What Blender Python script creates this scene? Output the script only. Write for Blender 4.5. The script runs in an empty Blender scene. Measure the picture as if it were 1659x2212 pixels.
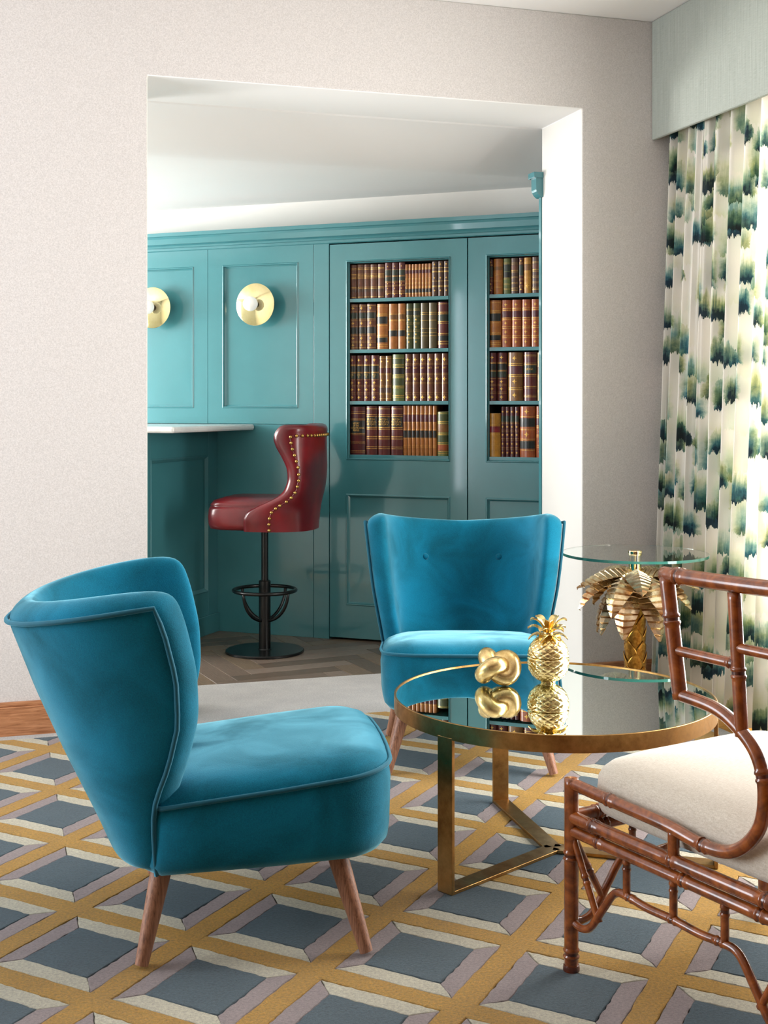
import bpy, bmesh, math, random
from mathutils import Vector, Matrix, noise

random.seed(7)
SC = bpy.context.scene
COL = SC.collection
R = math.radians

# ------------------------------------------------------------------ camera
FPX, HOR = 2723.0, 874.0            # focal length / horizon row in pixels of the 1659x2212 frame
cam_d = bpy.data.cameras.new('camera')
cam = bpy.data.objects.new('camera', cam_d)
COL.objects.link(cam)
cam.location = (0, 0, 1.2)
cam.rotation_euler = (R(90), 0, R(-17.3))
cam_d.sensor_fit = 'VERTICAL'
cam_d.sensor_height = 36.0
cam_d.lens = 36.0 * FPX / 2212.0
cam_d.shift_y = -(1106.0 - HOR) / 2212.0
cam_d.clip_start = 0.05
SC.camera = cam

# ------------------------------------------------------------------ world, exposure
SC.view_settings.view_transform = 'Standard'
SC.view_settings.look = 'None'
SC.view_settings.gamma = 1.0
SC.view_settings.use_curve_mapping = False
SC.view_settings.exposure = 0.08
w = bpy.data.worlds.new('world'); SC.world = w
w.use_nodes = True
bg = w.node_tree.nodes['Background']
bg.inputs['Color'].default_value = (0.80, 0.90, 1.0, 1)
bg.inputs['Strength'].default_value = 2.0
try:
    SC.cycles.use_denoising = True
    SC.cycles.use_adaptive_sampling = True
    SC.cycles.adaptive_threshold = 0.02
    SC.cycles.max_bounces = 8
    SC.cycles.diffuse_bounces = 4
    SC.cycles.glossy_bounces = 5
    SC.cycles.transmission_bounces = 8
    SC.cycles.transparent_max_bounces = 8
    SC.cycles.caustics_reflective = False
    SC.cycles.caustics_refractive = False
except Exception:
    pass

def area(name, loc, rot, sx, sy, power, color):
    l = bpy.data.lights.new(name, 'AREA')
    l.shape = 'RECTANGLE'; l.size = sx; l.size_y = sy; l.energy = power; l.color = color
    o = bpy.data.objects.new(name, l); COL.objects.link(o)
    o.location = loc; o.rotation_euler = rot
    return o
# daylight standing in the three windows of the place
area('daylight_right', (2.98, 3.15, 1.33), (0, R(90), 0), 1.9, 1.75, 185, (1.0, 0.98, 0.95))
area('daylight_left', (-2.68, 3.45, 1.33), (0, R(-90), 0), 1.9, 1.9, 128, (0.86, 0.93, 1.0))
area('daylight_bar', (-1.68, 7.3, 1.50), (0, R(-90), 0), 1.3, 1.8, 225, (1.0, 0.98, 0.95))

# ------------------------------------------------------------------ material helpers
def lin(c):
    f = lambda v: v / 12.92 if v <= 0.04045 else ((v + 0.055) / 1.055) ** 2.4
    return tuple(f(x / 255.0) for x in c) + (1.0,)

class NT:
    def __init__(s, name):
        s.m = bpy.data.materials.new(name); s.m.use_nodes = True
        s.t = s.m.node_tree; s.b = s.t.nodes['Principled BSDF']
    def n(s, kind, **kw):
        nd = s.t.nodes.new(kind)
        for k, v in kw.items(): setattr(nd, k, v)
        return nd
    def l(s, a, b): s.t.links.new(a, b)
    def put(s, sock, v):
        if hasattr(v, 'is_linked') or isinstance(v, bpy.types.NodeSocket): s.l(v, sock)
        else: sock.default_value = v
    def math(s, op, a, b=0.0, c=0.0, clamp=False):
        nd = s.n('ShaderNodeMath', operation=op, use_clamp=clamp)
        s.put(nd.inputs[0], a); s.put(nd.inputs[1], b)
        if op in ('MULTIPLY_ADD',): s.put(nd.inputs[2], c)
        return nd.outputs[0]
    def obj(s): return s.n('ShaderNodeTexCoord').outputs['Object']
    def uv(s): return s.n('ShaderNodeTexCoord').outputs['UV']
    def map(s, vec, scale=(1, 1, 1), loc=(0, 0, 0), rot=(0, 0, 0)):
        nd = s.n('ShaderNodeMapping'); s.l(vec, nd.inputs['Vector'])
        nd.inputs['Scale'].default_value = scale; nd.inputs['Location'].default_value = loc
        nd.inputs['Rotation'].default_value = rot
        return nd.outputs[0]
    def noise(s, vec, scale, detail=2.0, rough=0.5, dist=0.0):
        nd = s.n('ShaderNodeTexNoise'); s.l(vec, nd.inputs['Vector'])
        nd.inputs['Scale'].default_value = scale; nd.inputs['Detail'].default_value = detail
        nd.inputs['Roughness'].default_value = rough; nd.inputs['Distortion'].default_value = dist
        return nd.outputs[0]
    def ramp(s, fac, stops, interp='LINEAR'):
        nd = s.n('ShaderNodeValToRGB'); s.l(fac, nd.inputs[0]); r = nd.color_ramp; r.interpolation = interp
        while len(r.elements) < len(stops): r.elements.new(0.5)
        for e, (p, c) in zip(r.elements, stops):
            e.position = p; e.color = c if len(c) == 4 else tuple(c) + (1,)
        return nd.outputs[0]
    def mix(s, fac, a, b, blend='MIX'):
        nd = s.n('ShaderNodeMix', data_type='RGBA', blend_type=blend)
        s.put(nd.inputs[0], fac); s.put(nd.inputs[6], a); s.put(nd.inputs[7], b)
        return nd.outputs[2]
    def bump(s, h, strength=0.3, dist=0.002):
        nd = s.n('ShaderNodeBump'); s.l(h, nd.inputs['Height'])
        nd.inputs['Strength'].default_value = strength; nd.inputs['Distance'].default_value = dist
        s.l(nd.outputs[0], s.b.inputs['Normal'])
    def set(s, **kw):
        for k, v in kw.items(): s.put(s.b.inputs[k.replace('_', ' ')], v)
        return s

def vary(t, color, amt, scale, detail=3.0, vec=None, stretch=(1, 1, 1)):
    v = t.map(vec or t.obj(), stretch)
    f = t.noise(v, scale, detail)
    c0 = tuple(x * (1 - amt) for x in color[:3]) + (1,)
    c1 = tuple(min(1, x * (1 + amt)) for x in color[:3]) + (1,)
    return t.ramp(f, [(0.3, c0), (0.7, c1)])

def simple(name, rgb, rough=0.5, metal=0.0, amt=0.08, scale=20, bump=None, bscale=200, stretch=(1, 1, 1), **kw):
    t = NT(name)
    t.set(Base_Color=vary(t, lin(rgb), amt, scale, stretch=stretch), Roughness=rough, Metallic=metal, **kw)
    if bump:
        t.bump(t.noise(t.map(t.obj(), stretch), bscale, 3.0), bump, 0.002)
    return t.m

M = {}
# painted / papered walls
t = NT('wallpaper'); v = t.obj()
f = t.noise(t.map(v, (1, 1, 1)), 260, 3, 0.7)
c = t.ramp(f, [(0.3, lin((184, 179, 176))), (0.7, lin((213, 208, 205)))])
t.set(Base_Color=c, Roughness=0.75); t.bump(f, 0.25, 0.0015); M['paper'] = t.m
def wood(name, a, b, rough, stretch, scale=6, bump=0.15):
    t = NT(name); v = t.map(t.obj(), stretch)
    f = t.noise(v, scale, 6, 0.65, 0.6)
    c = t.ramp(f, [(0.3, lin(a)), (0.55, lin(b)), (0.72, lin(tuple(min(255, x + 14) for x in b)))])
    t.set(Base_Color=c, Roughness=rough); t.bump(f, bump, 0.001); return t.m
M['bounce_cut_wall'] = wood('bounce_cut_dark_wood', (46, 30, 22), (84, 58, 42), 0.5, (30, 30, 2), 4)  # invented dark finish for the unseen front wall, cuts light bounced onto the chair
M['white'] = simple('white_plaster', (236, 234, 230), 0.7, amt=0.015, scale=3, bump=0.05, bscale=60)
M['reveal'] = simple('reveal_paint', (216, 213, 207), 0.7, amt=0.015, scale=3)
M['ceil'] = simple('ceiling_paint', (238, 237, 236), 0.75, amt=0.01, scale=2)
# teal gloss paint
t = NT('teal_gloss'); v = t.obj()
t.set(Base_Color=vary(t, lin((66, 126, 133)), 0.05, 4), Roughness=0.22, Coat_Weight=0.6, Coat_Roughness=0.07)
h = t.noise(t.map(v, (1, 1, 0.35)), 22, 3, 0.5); t.bump(h, 0.06, 0.004); M['teal'] = t.m
# velvet
t = NT('teal_velvet'); v = t.obj()
big = t.noise(v, 5.0, 3, 0.55, 0.8); fine = t.noise(v, 420, 2, 0.6)
c = t.ramp(big, [(0.35, lin((0, 76, 98))), (0.68, lin((0, 110, 144)))])
c = t.mix(0.25, c, t.ramp(fine, [(0.3, lin((0, 74, 92))), (0.7, lin((14, 140, 166)))]))
t.set(Base_Color=c, Roughness=0.85, Sheen_Weight=t.ramp(big, [(0.36, (0.45,) * 3), (0.66, (0.95,) * 3)]), Sheen_Roughness=0.38, Sheen_Tint=(0.40, 0.86, 1.0, 1))
t.b.inputs['Specular IOR Level'].default_value = 0.15
t.bump(t.math('ADD', t.math('MULTIPLY', fine, 0.4), big), 0.25, 0.004); M['velvet'] = t.m
t = NT('teal_velvet_piping'); v = t.obj()
t.set(Base_Color=vary(t, lin((0, 82, 102)), 0.1, 30), Roughness=0.85, Sheen_Weight=0.6, Sheen_Roughness=0.35, Sheen_Tint=(0.2, 0.7, 0.95, 1))
M['velvet_p'] = t.m
# limed oak legs, oak skirting
M['leg'] = wood('limed_brown_wood', (92, 56, 38), (150, 104, 78), 0.5, (60, 60, 4), 4)
M['oak'] = wood('oak_skirting', (132, 82, 52), (176, 122, 84), 0.4, (2, 30, 30), 5)
M['amber'] = wood('amber_floor_wood', (150, 92, 30), (205, 145, 62), 0.35, (3, 40, 1), 4)
M['plank'] = [wood('smoked_plank_%s' % k, a, b, 0.34, (4, 60, 1), 4, 0.1) for k, (a, b) in enumerate(
    [((78, 64, 54), (112, 96, 84)), ((92, 76, 66), (128, 112, 100)), ((66, 54, 46), (98, 84, 72)), ((86, 70, 56), (118, 100, 82))])]
# rug pile
def pile(name, rgb, amt=0.24):
    t = NT(name); v = t.obj()
    f = t.noise(v, 150, 6, 0.85); g = t.noise(v, 9, 3, 0.6)
    a = lin(rgb)
    c = t.ramp(f, [(0.34, tuple(x * (1 - 1.9 * amt) for x in a[:3]) + (1,)), (0.62, tuple(min(1, x * (1 + amt)) for x in a[:3]) + (1,))])
    c = t.mix(0.8, c, t.ramp(g, [(0.35, (0.86, 0.86, 0.87, 1)), (0.65, (1, 1, 1, 1))]), 'MULTIPLY')
    t.set(Base_Color=c, Roughness=0.95, Sheen_Weight=0.35, Sheen_Roughness=0.4)
    t.b.inputs['Specular IOR Level'].default_value = 0.1
    t.bump(t.math('ADD', f, t.math('MULTIPLY', g, 0.5)), 1.0, 0.012); return t.m
M['r_grey'] = pile('rug_slate_pile', (84, 108, 120))
M['r_yel'] = pile('rug_mustard_pile', (218, 164, 58))
M['r_cream'] = pile('rug_cream_pile', (242, 230, 204), 0.18)
M['r_mauve'] = pile('rug_mauve_pile', (184, 166, 164), 0.18)
M['r_plain'] = pile('rug_plain_pile', (226, 222, 217), 0.16)
# metals
def metal(name, a, b, rough, scale=18, bump=0.1, r2=None):
    t = NT(name); v = t.obj(); f = t.noise(v, scale, 5, 0.65)
    t.set(Base_Color=t.ramp(f, [(0.32, lin(a)), (0.66, lin(b))]), Metallic=1.0,
          Roughness=t.ramp(f, [(0.3, (rough * 1.4,) * 3), (0.7, (rough * 0.8,) * 3)]))
    if bump: t.bump(t.noise(v, scale * 6, 3), bump, 0.0008)
    return t.m
M['brass_rim'] = metal('aged_brass_leaf', (124, 92, 52), (186, 146, 90), 0.34, 14)
M['brass'] = metal('polished_brass', (218, 196, 140), (240, 222, 174), 0.06, 8, 0)
M['gold'] = metal('gold_leaf', (206, 176, 108), (240, 218, 160), 0.20, 40, 0.15)
M['gold_soft'] = metal('satin_gold', (200, 168, 104), (232, 205, 148), 0.28, 50, 0.1)
M['palm_gold'] = metal('gilded_palm_leaf', (150, 92, 34), (246, 230, 194), 0.27, 12, 0.5)
M['trunk_gold'] = metal('gilded_palm_bark', (128, 82, 28), (222, 172, 84), 0.34, 30, 0.5)
M['nail'] = metal('brass_nail', (170, 130, 66), (214, 176, 106), 0.25, 40, 0)
M['black'] = simple('black_steel', (8, 8, 9), 0.28, amt=0.1, scale=10)
M['dark_lining'] = simple('dark_backing', (24, 22, 20), 0.8)  # near-black lining of the book niches
t = NT('mirror_glass'); t.set(Base_Color=(0.80, 0.86, 0.83, 1), Metallic=1.0, Roughness=0.004); M['mirror'] = t.m
t = NT('clear_glass')
t.set(Base_Color=(0.90, 0.97, 0.94, 1), Roughness=0.0, IOR=1.45, Transmission_Weight=1.0); M['glass'] = t.m
t = NT('green_glass_edge')
t.set(Base_Color=(0.10, 0.42, 0.34, 1), Roughness=0.05, IOR=1.45, Transmission_Weight=0.55); M['glass_edge'] = t.m
# leather, bamboo, linen, marble, opal
t = NT('oxblood_leather'); v = t.obj(); f = t.noise(v, 160, 3, 0.6); g = t.noise(v, 6, 3)
t.set(Base_Color=t.ramp(g, [(0.35, lin((84, 8, 18))), (0.68, lin((124, 18, 28)))]), Roughness=0.30, Coat_Weight=0.25, Coat_Roughness=0.2)
t.bump(f, 0.12, 0.001); M['leather'] = t.m
t = NT('brown_lacquered_bamboo'); v = t.obj(); f = t.noise(v, 30, 4, 0.6, 0.5)
t.set(Base_Color=t.ramp(f, [(0.3, lin((84, 38, 14))), (0.55, lin((140, 72, 26))), (0.75, lin((166, 92, 38)))]), Roughness=0.26, Coat_Weight=0.5, Coat_Roughness=0.12)
M['bamboo'] = t.m
t = NT('dark_bamboo_node'); v = t.obj(); f = t.noise(v, 60, 4, 0.6, 0.5)
t.set(Base_Color=t.ramp(f, [(0.3, lin((44, 16, 8))), (0.7, lin((104, 46, 20)))]), Roughness=0.3, Coat_Weight=0.4, Coat_Roughness=0.15)
M['node'] = t.m
t = NT('cream_linen'); v = t.obj()
f = t.noise(t.map(v, (500, 60, 200)), 1.6, 3, 0.7); g = t.noise(t.map(v, (60, 500, 200)), 1.6, 3, 0.7)
h = t.math('ADD', f, g)
t.set(Base_Color=t.ramp(t.math('MULTIPLY', h, 0.5), [(0.35, lin((188, 176, 158))), (0.65, lin((222, 214, 200)))]), Roughness=0.9, Sheen_Weight=0.2)
t.bump(h, 0.3, 0.001); M['linen'] = t.m
t = NT('sage_slub_linen'); v = t.obj()
f = t.noise(t.map(v, (300, 300, 4)), 1.0, 4, 0.7); g = t.noise(t.map(v, (30, 30, 500)), 1.0, 3, 0.6)
t.set(Base_Color=t.mix(0.35, t.ramp(f, [(0.36, lin((146, 152, 142))), (0.66, lin((176, 181, 173)))]), t.ramp(g, [(0.3, lin((138, 145, 136))), (0.7, lin((182, 187, 180)))])), Roughness=0.9)
t.bump(f, 0.3, 0.001); M['pelmet'] = t.m
t = NT('white_marble'); v = t.obj(); f = t.noise(v, 3, 6, 0.7, 1.5)
t.set(Base_Color=t.ramp(f, [(0.3, lin((196, 196, 196))), (0.5, lin((226, 225, 222)))]), Roughness=0.2, Coat_Weight=0.2); M['marble'] = t.m
t = NT('opal_glass'); t.set(Base_Color=lin((245, 243, 236)), Roughness=0.25, Subsurface_Weight=0.3, Subsurface_Radius=(0.02, 0.02, 0.02))
t.b.inputs['Emission Color'].default_value = (1, 0.97, 0.9, 1); t.b.inputs['Emission Strength'].default_value = 0.25; M['opal'] = t.m
t = NT('window_pane'); t.set(Base_Color=(1, 1, 1, 1), Roughness=0.0, IOR=1.02, Transmission_Weight=1.0); M['pane'] = t.m
M['frame_white'] = simple('white_window_paint', (235, 235, 232), 0.4, amt=0.01)

# printed curtain: watercolour rows of trees, crisp dripping feet and washed-out crowns, in cloth coordinates
def curtain_material():
    t = NT('watercolour_tree_print'); uv = t.uv()
    sep = t.n('ShaderNodeSeparateXYZ'); t.l(uv, sep.inputs[0])
    U, V = sep.outputs[0], sep.outputs[1]
    cream = lin((226, 220, 210))
    def comb(x, y, z=0.0):
        nd = t.n('ShaderNodeCombineXYZ'); t.put(nd.inputs[0], x); t.put(nd.inputs[1], y); t.put(nd.inputs[2], z); return nd.outputs[0]
    def layer(seed, aw, ah, hw, hh, strength):
        """painted clumps of trees: one stamp per jittered cell, crisp ragged foot, crown washing out upwards"""
        wob = t.noise(comb(U, V, seed), 34, 4, 0.7); wob2 = t.noise(comb(V, U, seed + 5.0), 34, 4, 0.7)
        uu = t.math('ADD', U, t.math('MULTIPLY', t.math('SUBTRACT', wob, 0.5), 0.030))
        vv = t.math('ADD', V, t.math('MULTIPLY', t.math('SUBTRACT', wob2, 0.5), 0.030))
        drip = t.noise(comb(U, t.math('MULTIPLY', V, 0.10), seed + 3.0), 95, 3, 0.7)
        vv = t.math('ADD', vv, t.math('MULTIPLY', t.math('SUBTRACT', drip, 0.5), 0.085))
        vo = t.n('ShaderNodeTexVoronoi', voronoi_dimensions='2D', feature='F1')
        vo.inputs['Scale'].default_value = 1.0; vo.inputs['Randomness'].default_value = 0.85
        t.l(comb(t.math('ADD', t.math('DIVIDE', uu, aw), seed), t.math('ADD', t.math('DIVIDE', vv, ah), seed * 1.7)), vo.inputs['Vector'])
        pos = t.n('ShaderNodeSeparateXYZ'); t.l(vo.outputs['Position'], pos.inputs[0])
        du = t.math('SUBTRACT', uu, t.math('MULTIPLY', t.math('SUBTRACT', pos.outputs[0], seed), aw))
        dv = t.math('SUBTRACT', vv, t.math('MULTIPLY', t.math('SUBTRACT', pos.outputs[1], seed * 1.7), ah))
        rnd = t.n('ShaderNodeSeparateColor'); t.l(vo.outputs['Color'], rnd.inputs[0])
        f = t.math('ADD', dv, hh * 0.4)
        foot = t.ramp(t.math('MULTIPLY', f, 20.0), [(0.0, (0, 0, 0)), (0.06, (1, 1, 1))])
        fade = t.math('SUBTRACT', 1.0, t.math('DIVIDE', f, hh), clamp=True)
        side = t.ramp(t.math('DIVIDE', t.math('ABSOLUTE', du), hw), [(0.45, (1, 1, 1)), (0.95, (0, 0, 0))])
        sp = t.noise(comb(U, seed + 17.0, t.math('MULTIPLY', rnd.outputs[0], 9.0)), 60, 2, 0.5)
        sp = t.ramp(sp, [(0.54, (0, 0, 0)), (0.60, (1, 1, 1))])
        fsp = t.math('MULTIPLY', t.math('SUBTRACT', 1.0, t.math('DIVIDE', f, hh * 1.25), clamp=True), t.math('MULTIPLY', sp, 0.8))
        wash = t.noise(comb(U, V, seed + 2.0), 22, 4, 0.6)
        body = t.math('MULTIPLY', t.math('POWER', fade, 1.1), t.math('ADD', 0.15, t.math('MULTIPLY', wash, 1.5)))
        tot = t.math('MULTIPLY', t.math('MULTIPLY', t.math('MAXIMUM', body, fsp), side), foot)
        gain = t.ramp(rnd.outputs[1], [(0.18, (0.05,) * 3), (0.40, (0.65,) * 3), (1.0, (1.3,) * 3)])
        return t.math('MULTIPLY', t.math('MULTIPLY', tot, gain), strength, clamp=True)
    I1 = layer(1.3, 0.115, 0.165, 0.062, 0.105, 1.2)
    I2 = layer(21.7, 0.150, 0.22, 0.066, 0.16, 0.85)
    hue = t.noise(comb(t.math('MULTIPLY', U, 1.0), V, 4.0), 6.5, 2, 0.5)
    hue = t.ramp(hue, [(0.40, (0, 0, 0)), (0.60, (1, 1, 1))])
    teal = [(0.0, cream), (0.12, lin((206, 212, 196))), (0.34, lin((124, 158, 150))), (0.58, lin((48, 98, 108))), (0.85, lin((18, 46, 64)))]
    olive = [(0.0, cream), (0.12, lin((214, 210, 180))), (0.34, lin((160, 164, 116))), (0.58, lin((92, 112, 88))), (0.85, lin((28, 42, 46)))]
    c1 = t.mix(hue, t.ramp(I1, teal), t.ramp(I1, olive))
    c2 = t.mix(hue, t.ramp(I2, olive), t.ramp(I2, teal))
    c = t.mix(1.0, c1, t.mix(1.0, c2, cream, 'DIVIDE'), 'MULTIPLY')
    t.set(Base_Color=c, Roughness=0.85)
    weave = t.noise(comb(t.math('MULTIPLY', U, 900.0), t.math('MULTIPLY', V, 900.0)), 1.0, 2)
    t.bump(weave, 0.1, 0.001)
    tr = t.n('ShaderNodeBsdfTranslucent'); t.l(c, tr.inputs[0])
    mx = t.n('ShaderNodeMixShader'); mx.inputs[0].default_value = 0.25
    out = t.t.nodes['Material Output']
    t.l(t.b.outputs[0], mx.inputs[1]); t.l(tr.outputs[0], mx.inputs[2]); t.l(mx.outputs[0], out.inputs['Surface'])
    return t.m
M['curtain'] = curtain_material()

# ------------------------------------------------------------------ mesh helpers
def mesh_obj(name, verts, faces, mat, parent=None, smooth=False, uvs=None, mats=None, midx=None):
    me = bpy.data.meshes.new(name)
    me.from_pydata([tuple(v) for v in verts], [], faces)
    for m in (mats or [mat]): me.materials.append(m)
    if midx:
        for p, i in zip(me.polygons, midx): p.material_index = i
    if smooth:
        for p in me.polygons: p.use_smooth = True
    if uvs is not None:
        l = me.uv_layers.new(name='UVMap')
        for lp in me.loops: l.data[lp.index].uv = uvs[lp.vertex_index]
    me.update()
    o = bpy.data.objects.new(name, me); COL.objects.link(o)
    if parent: o.parent = parent
    return o

class MB:
    def __init__(s): s.v = []; s.f = []
    def add(s, vs, fs, mtx=None):
        b = len(s.v)
        s.v += [(mtx @ Vector(v)) if mtx else Vector(v) for v in vs]
        s.f += [tuple(i + b for i in f) for f in fs]; return s
    def box(s, x0, x1, y0, y1, z0, z1, mtx=None):
        vs = [(x, y, z) for z in (z0, z1) for y in (y0, y1) for x in (x0, x1)]
        fs = [(0, 2, 3, 1), (4, 5, 7, 6), (0, 1, 5, 4), (2, 6, 7, 3), (0, 4, 6, 2), (1, 3, 7, 5)]
        return s.add(vs, fs, mtx)
    def tube(s, pts, rad, seg=8, closed=False, caps=True):
        pts = [Vector(p) for p in pts]; n = len(pts)
        rads = rad if isinstance(rad, (list, tuple)) else [rad] * n
        tang = []
        for i in range(n):
            if closed: d = pts[(i + 1) % n] - pts[i - 1]
            else: d = pts[min(i + 1, n - 1)] - pts[max(i - 1, 0)]
            tang.append(d.normalized() if d.length > 1e-9 else Vector((0, 0, 1)))
        up = Vector((0, 0, 1)) if abs(tang[0].z) < 0.9 else Vector((1, 0, 0))
        nrm = (up - tang[0] * up.dot(tang[0])).normalized()
        vs = []; frames = []
        for i in range(n):
            if i:
                nrm = nrm - tang[i] * nrm.dot(tang[i])
                nrm = nrm.normalized() if nrm.length > 1e-6 else tang[i].orthogonal().normalized()
            frames.append(nrm.copy())
        tw = 0.0
        if closed:
            last = frames[-1] - tang[0] * frames[-1].dot(tang[0]); last.normalize()
            tw = math.atan2(tang[0].dot(last.cross(frames[0])), last.dot(frames[0]))
        for i in range(n):
            nr = frames[i]
            if closed: nr = Matrix.Rotation(tw * i / n, 3, tang[i]) @ nr
            bi = tang[i].cross(nr)
            for k in range(seg):
                a = 2 * math.pi * k / seg
                vs.append(pts[i] + (nr * math.cos(a) + bi * math.sin(a)) * rads[i])
        fs = []
        m = n if closed else n - 1
        for i in range(m):
            j = (i + 1) % n
            for k in range(seg):
                k2 = (k + 1) % seg
                fs.append((i * seg + k, i * seg + k2, j * seg + k2, j * seg + k))
        if caps and not closed:
            fs.append(tuple(reversed(range(seg)))); fs.append(tuple((n - 1) * seg + k for k in range(seg)))
        return s.add(vs, fs)
    def lathe(s, prof, seg=32, mtx=None, caps=True):
        vs = []; n = len(prof)
        for (r, z) in prof:
            for k in range(seg):
                a = 2 * math.pi * k / seg; vs.append((r * math.cos(a), r * math.sin(a), z))
        fs = []
        for i in range(n - 1):
            for k in range(seg):
                k2 = (k + 1) % seg
                fs.append((i * seg + k, i * seg + k2, (i + 1) * seg + k2, (i + 1) * seg + k))
        if caps:
            fs.append(tuple(reversed(range(seg)))); fs.append(tuple((n - 1) * seg + k for k in range(seg)))
        return s.add(vs, fs, mtx)
    def prism(s, poly, z0, z1, mtx=None):
        n = len(poly)
        vs = [(x, y, z0) for x, y in poly] + [(x, y, z1) for x, y in poly]
        fs = [tuple(reversed(range(n))), tuple(range(n, 2 * n))] + [(i, (i + 1) % n, n + (i + 1) % n, n + i) for i in range(n)]
        return s.add(vs, fs, mtx)
    def build(s, name, mat, parent=None, smooth=False, bevel=0.0, subsurf=0, autosmooth=None):
        o = mesh_obj(name, s.v, s.f, mat, parent, smooth)
        if bevel:
            m = o.modifiers.new('bevel', 'BEVEL'); m.width = bevel; m.segments = 2; m.limit_method = 'ANGLE'; m.angle_limit = R(40)
            m.harden_normals = False
        if subsurf:
            m = o.modifiers.new('sub', 'SUBSURF'); m.levels = subsurf; m.render_levels = subsurf
        if autosmooth is not None:
            for e in o.data.polygons: e.use_smooth = True
            bm = bmesh.new(); bm.from_mesh(o.data)
            for e in bm.edges:
                if len(e.link_faces) == 2 and e.calc_face_angle(0) > R(autosmooth): e.smooth = False
            bm.to_mesh(o.data); bm.free()
        return o

def spline(pts, per=8, closed=False):
    pts = [Vector(p) for p in pts]; n = len(pts); out = []
    m = n if closed else n - 1
    for i in range(m):
        if closed: p0, p1, p2, p3 = pts[i - 1], pts[i], pts[(i + 1) % n], pts[(i + 2) % n]
        else: p0, p1, p2, p3 = pts[max(i - 1, 0)], pts[i], pts[i + 1], pts[min(i + 2, n - 1)]
        for k in range(per):
            u = k / per
            out.append(0.5 * ((2 * p1) + (p2 - p0) * u + (2 * p0 - 5 * p1 + 4 * p2 - p3) * u * u + (3 * p1 - p0 - 3 * p2 + p3) * u ** 3))
    if not closed: out.append(pts[-1])
    return out

def interp(x, tab):
    if x <= tab[0][0]: return tab[0][1]
    for (a, b), (c, d) in zip(tab, tab[1:]):
        if x <= c: return b + (d - b) * (x - a) / (c - a)
    return tab[-1][1]

def tag(o, label, cat, group=None, kind=None):
    o['label'] = label; o['category'] = cat
    if group: o['group'] = group
    if kind: o['kind'] = kind
    return o
def thing(name, label, cat, loc=(0, 0, 0), rz=0.0, group=None, kind=None):
    o = bpy.data.objects.new(name, None); COL.objects.link(o); o.empty_display_size = 0.1
    o.location = loc; o.rotation_euler = (0, 0, rz)
    return tag(o, label, cat, group, kind)
def copy_tree(o, parent=None):
    c = o.copy(); COL.objects.link(c); c.parent = parent
    for ch in list(o.children): copy_tree(ch, c)
    return c
def struct(o, label, cat): return tag(o, label, cat, kind='structure')

# ================================================================== THE ROOM
YP, YB = 4.74, 5.14                      # front / back face of the wall with the opening
XO0, XO1, ZO = 0.555, 2.335, 2.425       # opening
ZC = 2.815
XL, XR, YF = -2.6, 2.90, -1.6

poly = [(XL, 0), (XO0, 0), (XO0, ZO), (XO1, ZO), (XO1, 0), (3.2, 0), (3.2, ZC), (XL, ZC)]
n = len(poly)
vs = [(x, YP, z) for x, z in poly] + [(x, YB, z) for x, z in poly]
fs = [tuple(range(n)), tuple(reversed(range(n, 2 * n)))] + [(i, n + i, n + (i + 1) % n, (i + 1) % n) for i in range(n)]
mi = [0, 1] + [2 if k == 2 else 1 for k in range(n)]
wb = mesh_obj('wall_back', vs, fs, None, mats=[M['paper'], M['reveal'], M['ceil']], midx=mi)
bv = wb.modifiers.new('bevel', 'BEVEL'); bv.width = 0.006; bv.segments = 3; bv.limit_method = 'ANGLE'
struct(wb, 'pale beige papered wall with a wide opening into the teal bar', 'wall')

def wall_with_window(name, x0, x1, y0, y1, z1, wy0, wy1, wz0, wz1, mat, label):
    m = MB()
    m.box(x0, x1, y0, wy0, 0, z1); m.box(x0, x1, wy1, y1, 0, z1)
    m.box(x0, x1, wy0, wy1, 0, wz0); m.box(x0, x1, wy0, wy1, wz1, z1)
    return struct(m.build(name, mat), label, 'wall')
wall_with_window('wall_right', XR, XR + 0.2, YF, YP, ZC, 2.25, 4.05, 0.35, 2.3, M['paper'], 'papered window wall behind the curtain and pelmet')
wall_with_window('wall_left', XL - 0.2, XL, YF, YP, ZC, 2.45, 4.45, 0.35, 2.3, M['paper'], 'papered wall on the left side of the sitting room')
struct(MB().box(XL - 0.2, XR + 0.2, YF - 0.2, YF, 0, ZC).build('wall_front', M['bounce_cut_wall']), 'unseen wall behind the viewpoint, made dark to cut bounced light', 'wall')
struct(MB().box(XL - 0.2, XR + 0.2, YF - 0.2, YP + 0.01, ZC, ZC + 0.1).build('ceiling', M['ceil']), 'flat white ceiling of the sitting room', 'ceiling')
struct(MB().box(XL - 0.2, XR + 0.2, YF - 0.2, YP + 0.5, -0.1, 0.0).build('floor', M['amber']), 'amber wooden floor under the patterned rug', 'floor')

def window(name, x, y0, y1, z0, z1, label, nx):
    o = thing(name, label, 'window', (x, (y0 + y1) / 2, z0), 0, kind='structure')
    hw, h = (y1 - y0) / 2, z1 - z0
    m = MB()
    m.box(-.03, .03, -hw, -hw + .06, 0, h); m.box(-.03, .03, hw - .06, hw, 0, h)
    m.box(-.03, .03, -hw, hw, 0, .06); m.box(-.03, .03, -hw, hw, h - .06, h)
    for k in range(1, nx): yy = -hw + 2 * hw * k / nx; m.box(-.025, .025, yy - .025, yy + .025, 0, h)
    m.build('window_frame', M['frame_white'], o)
    for k in range(nx):
        a = -hw + 2 * hw * k / nx + .03; b = -hw + 2 * hw * (k + 1) / nx - .03
        MB().box(-.003, .003, a, b, .06, h - .06).build('pane', M['pane'], o)
window('window_1', XR + 0.14, 2.25, 4.05, 0.35, 2.3, 'tall white framed window behind the printed curtain', 2)
window('window_2', XL - 0.14, 2.45, 4.45, 0.35, 2.3, 'white framed window on the left wall out of view', 3)

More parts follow.
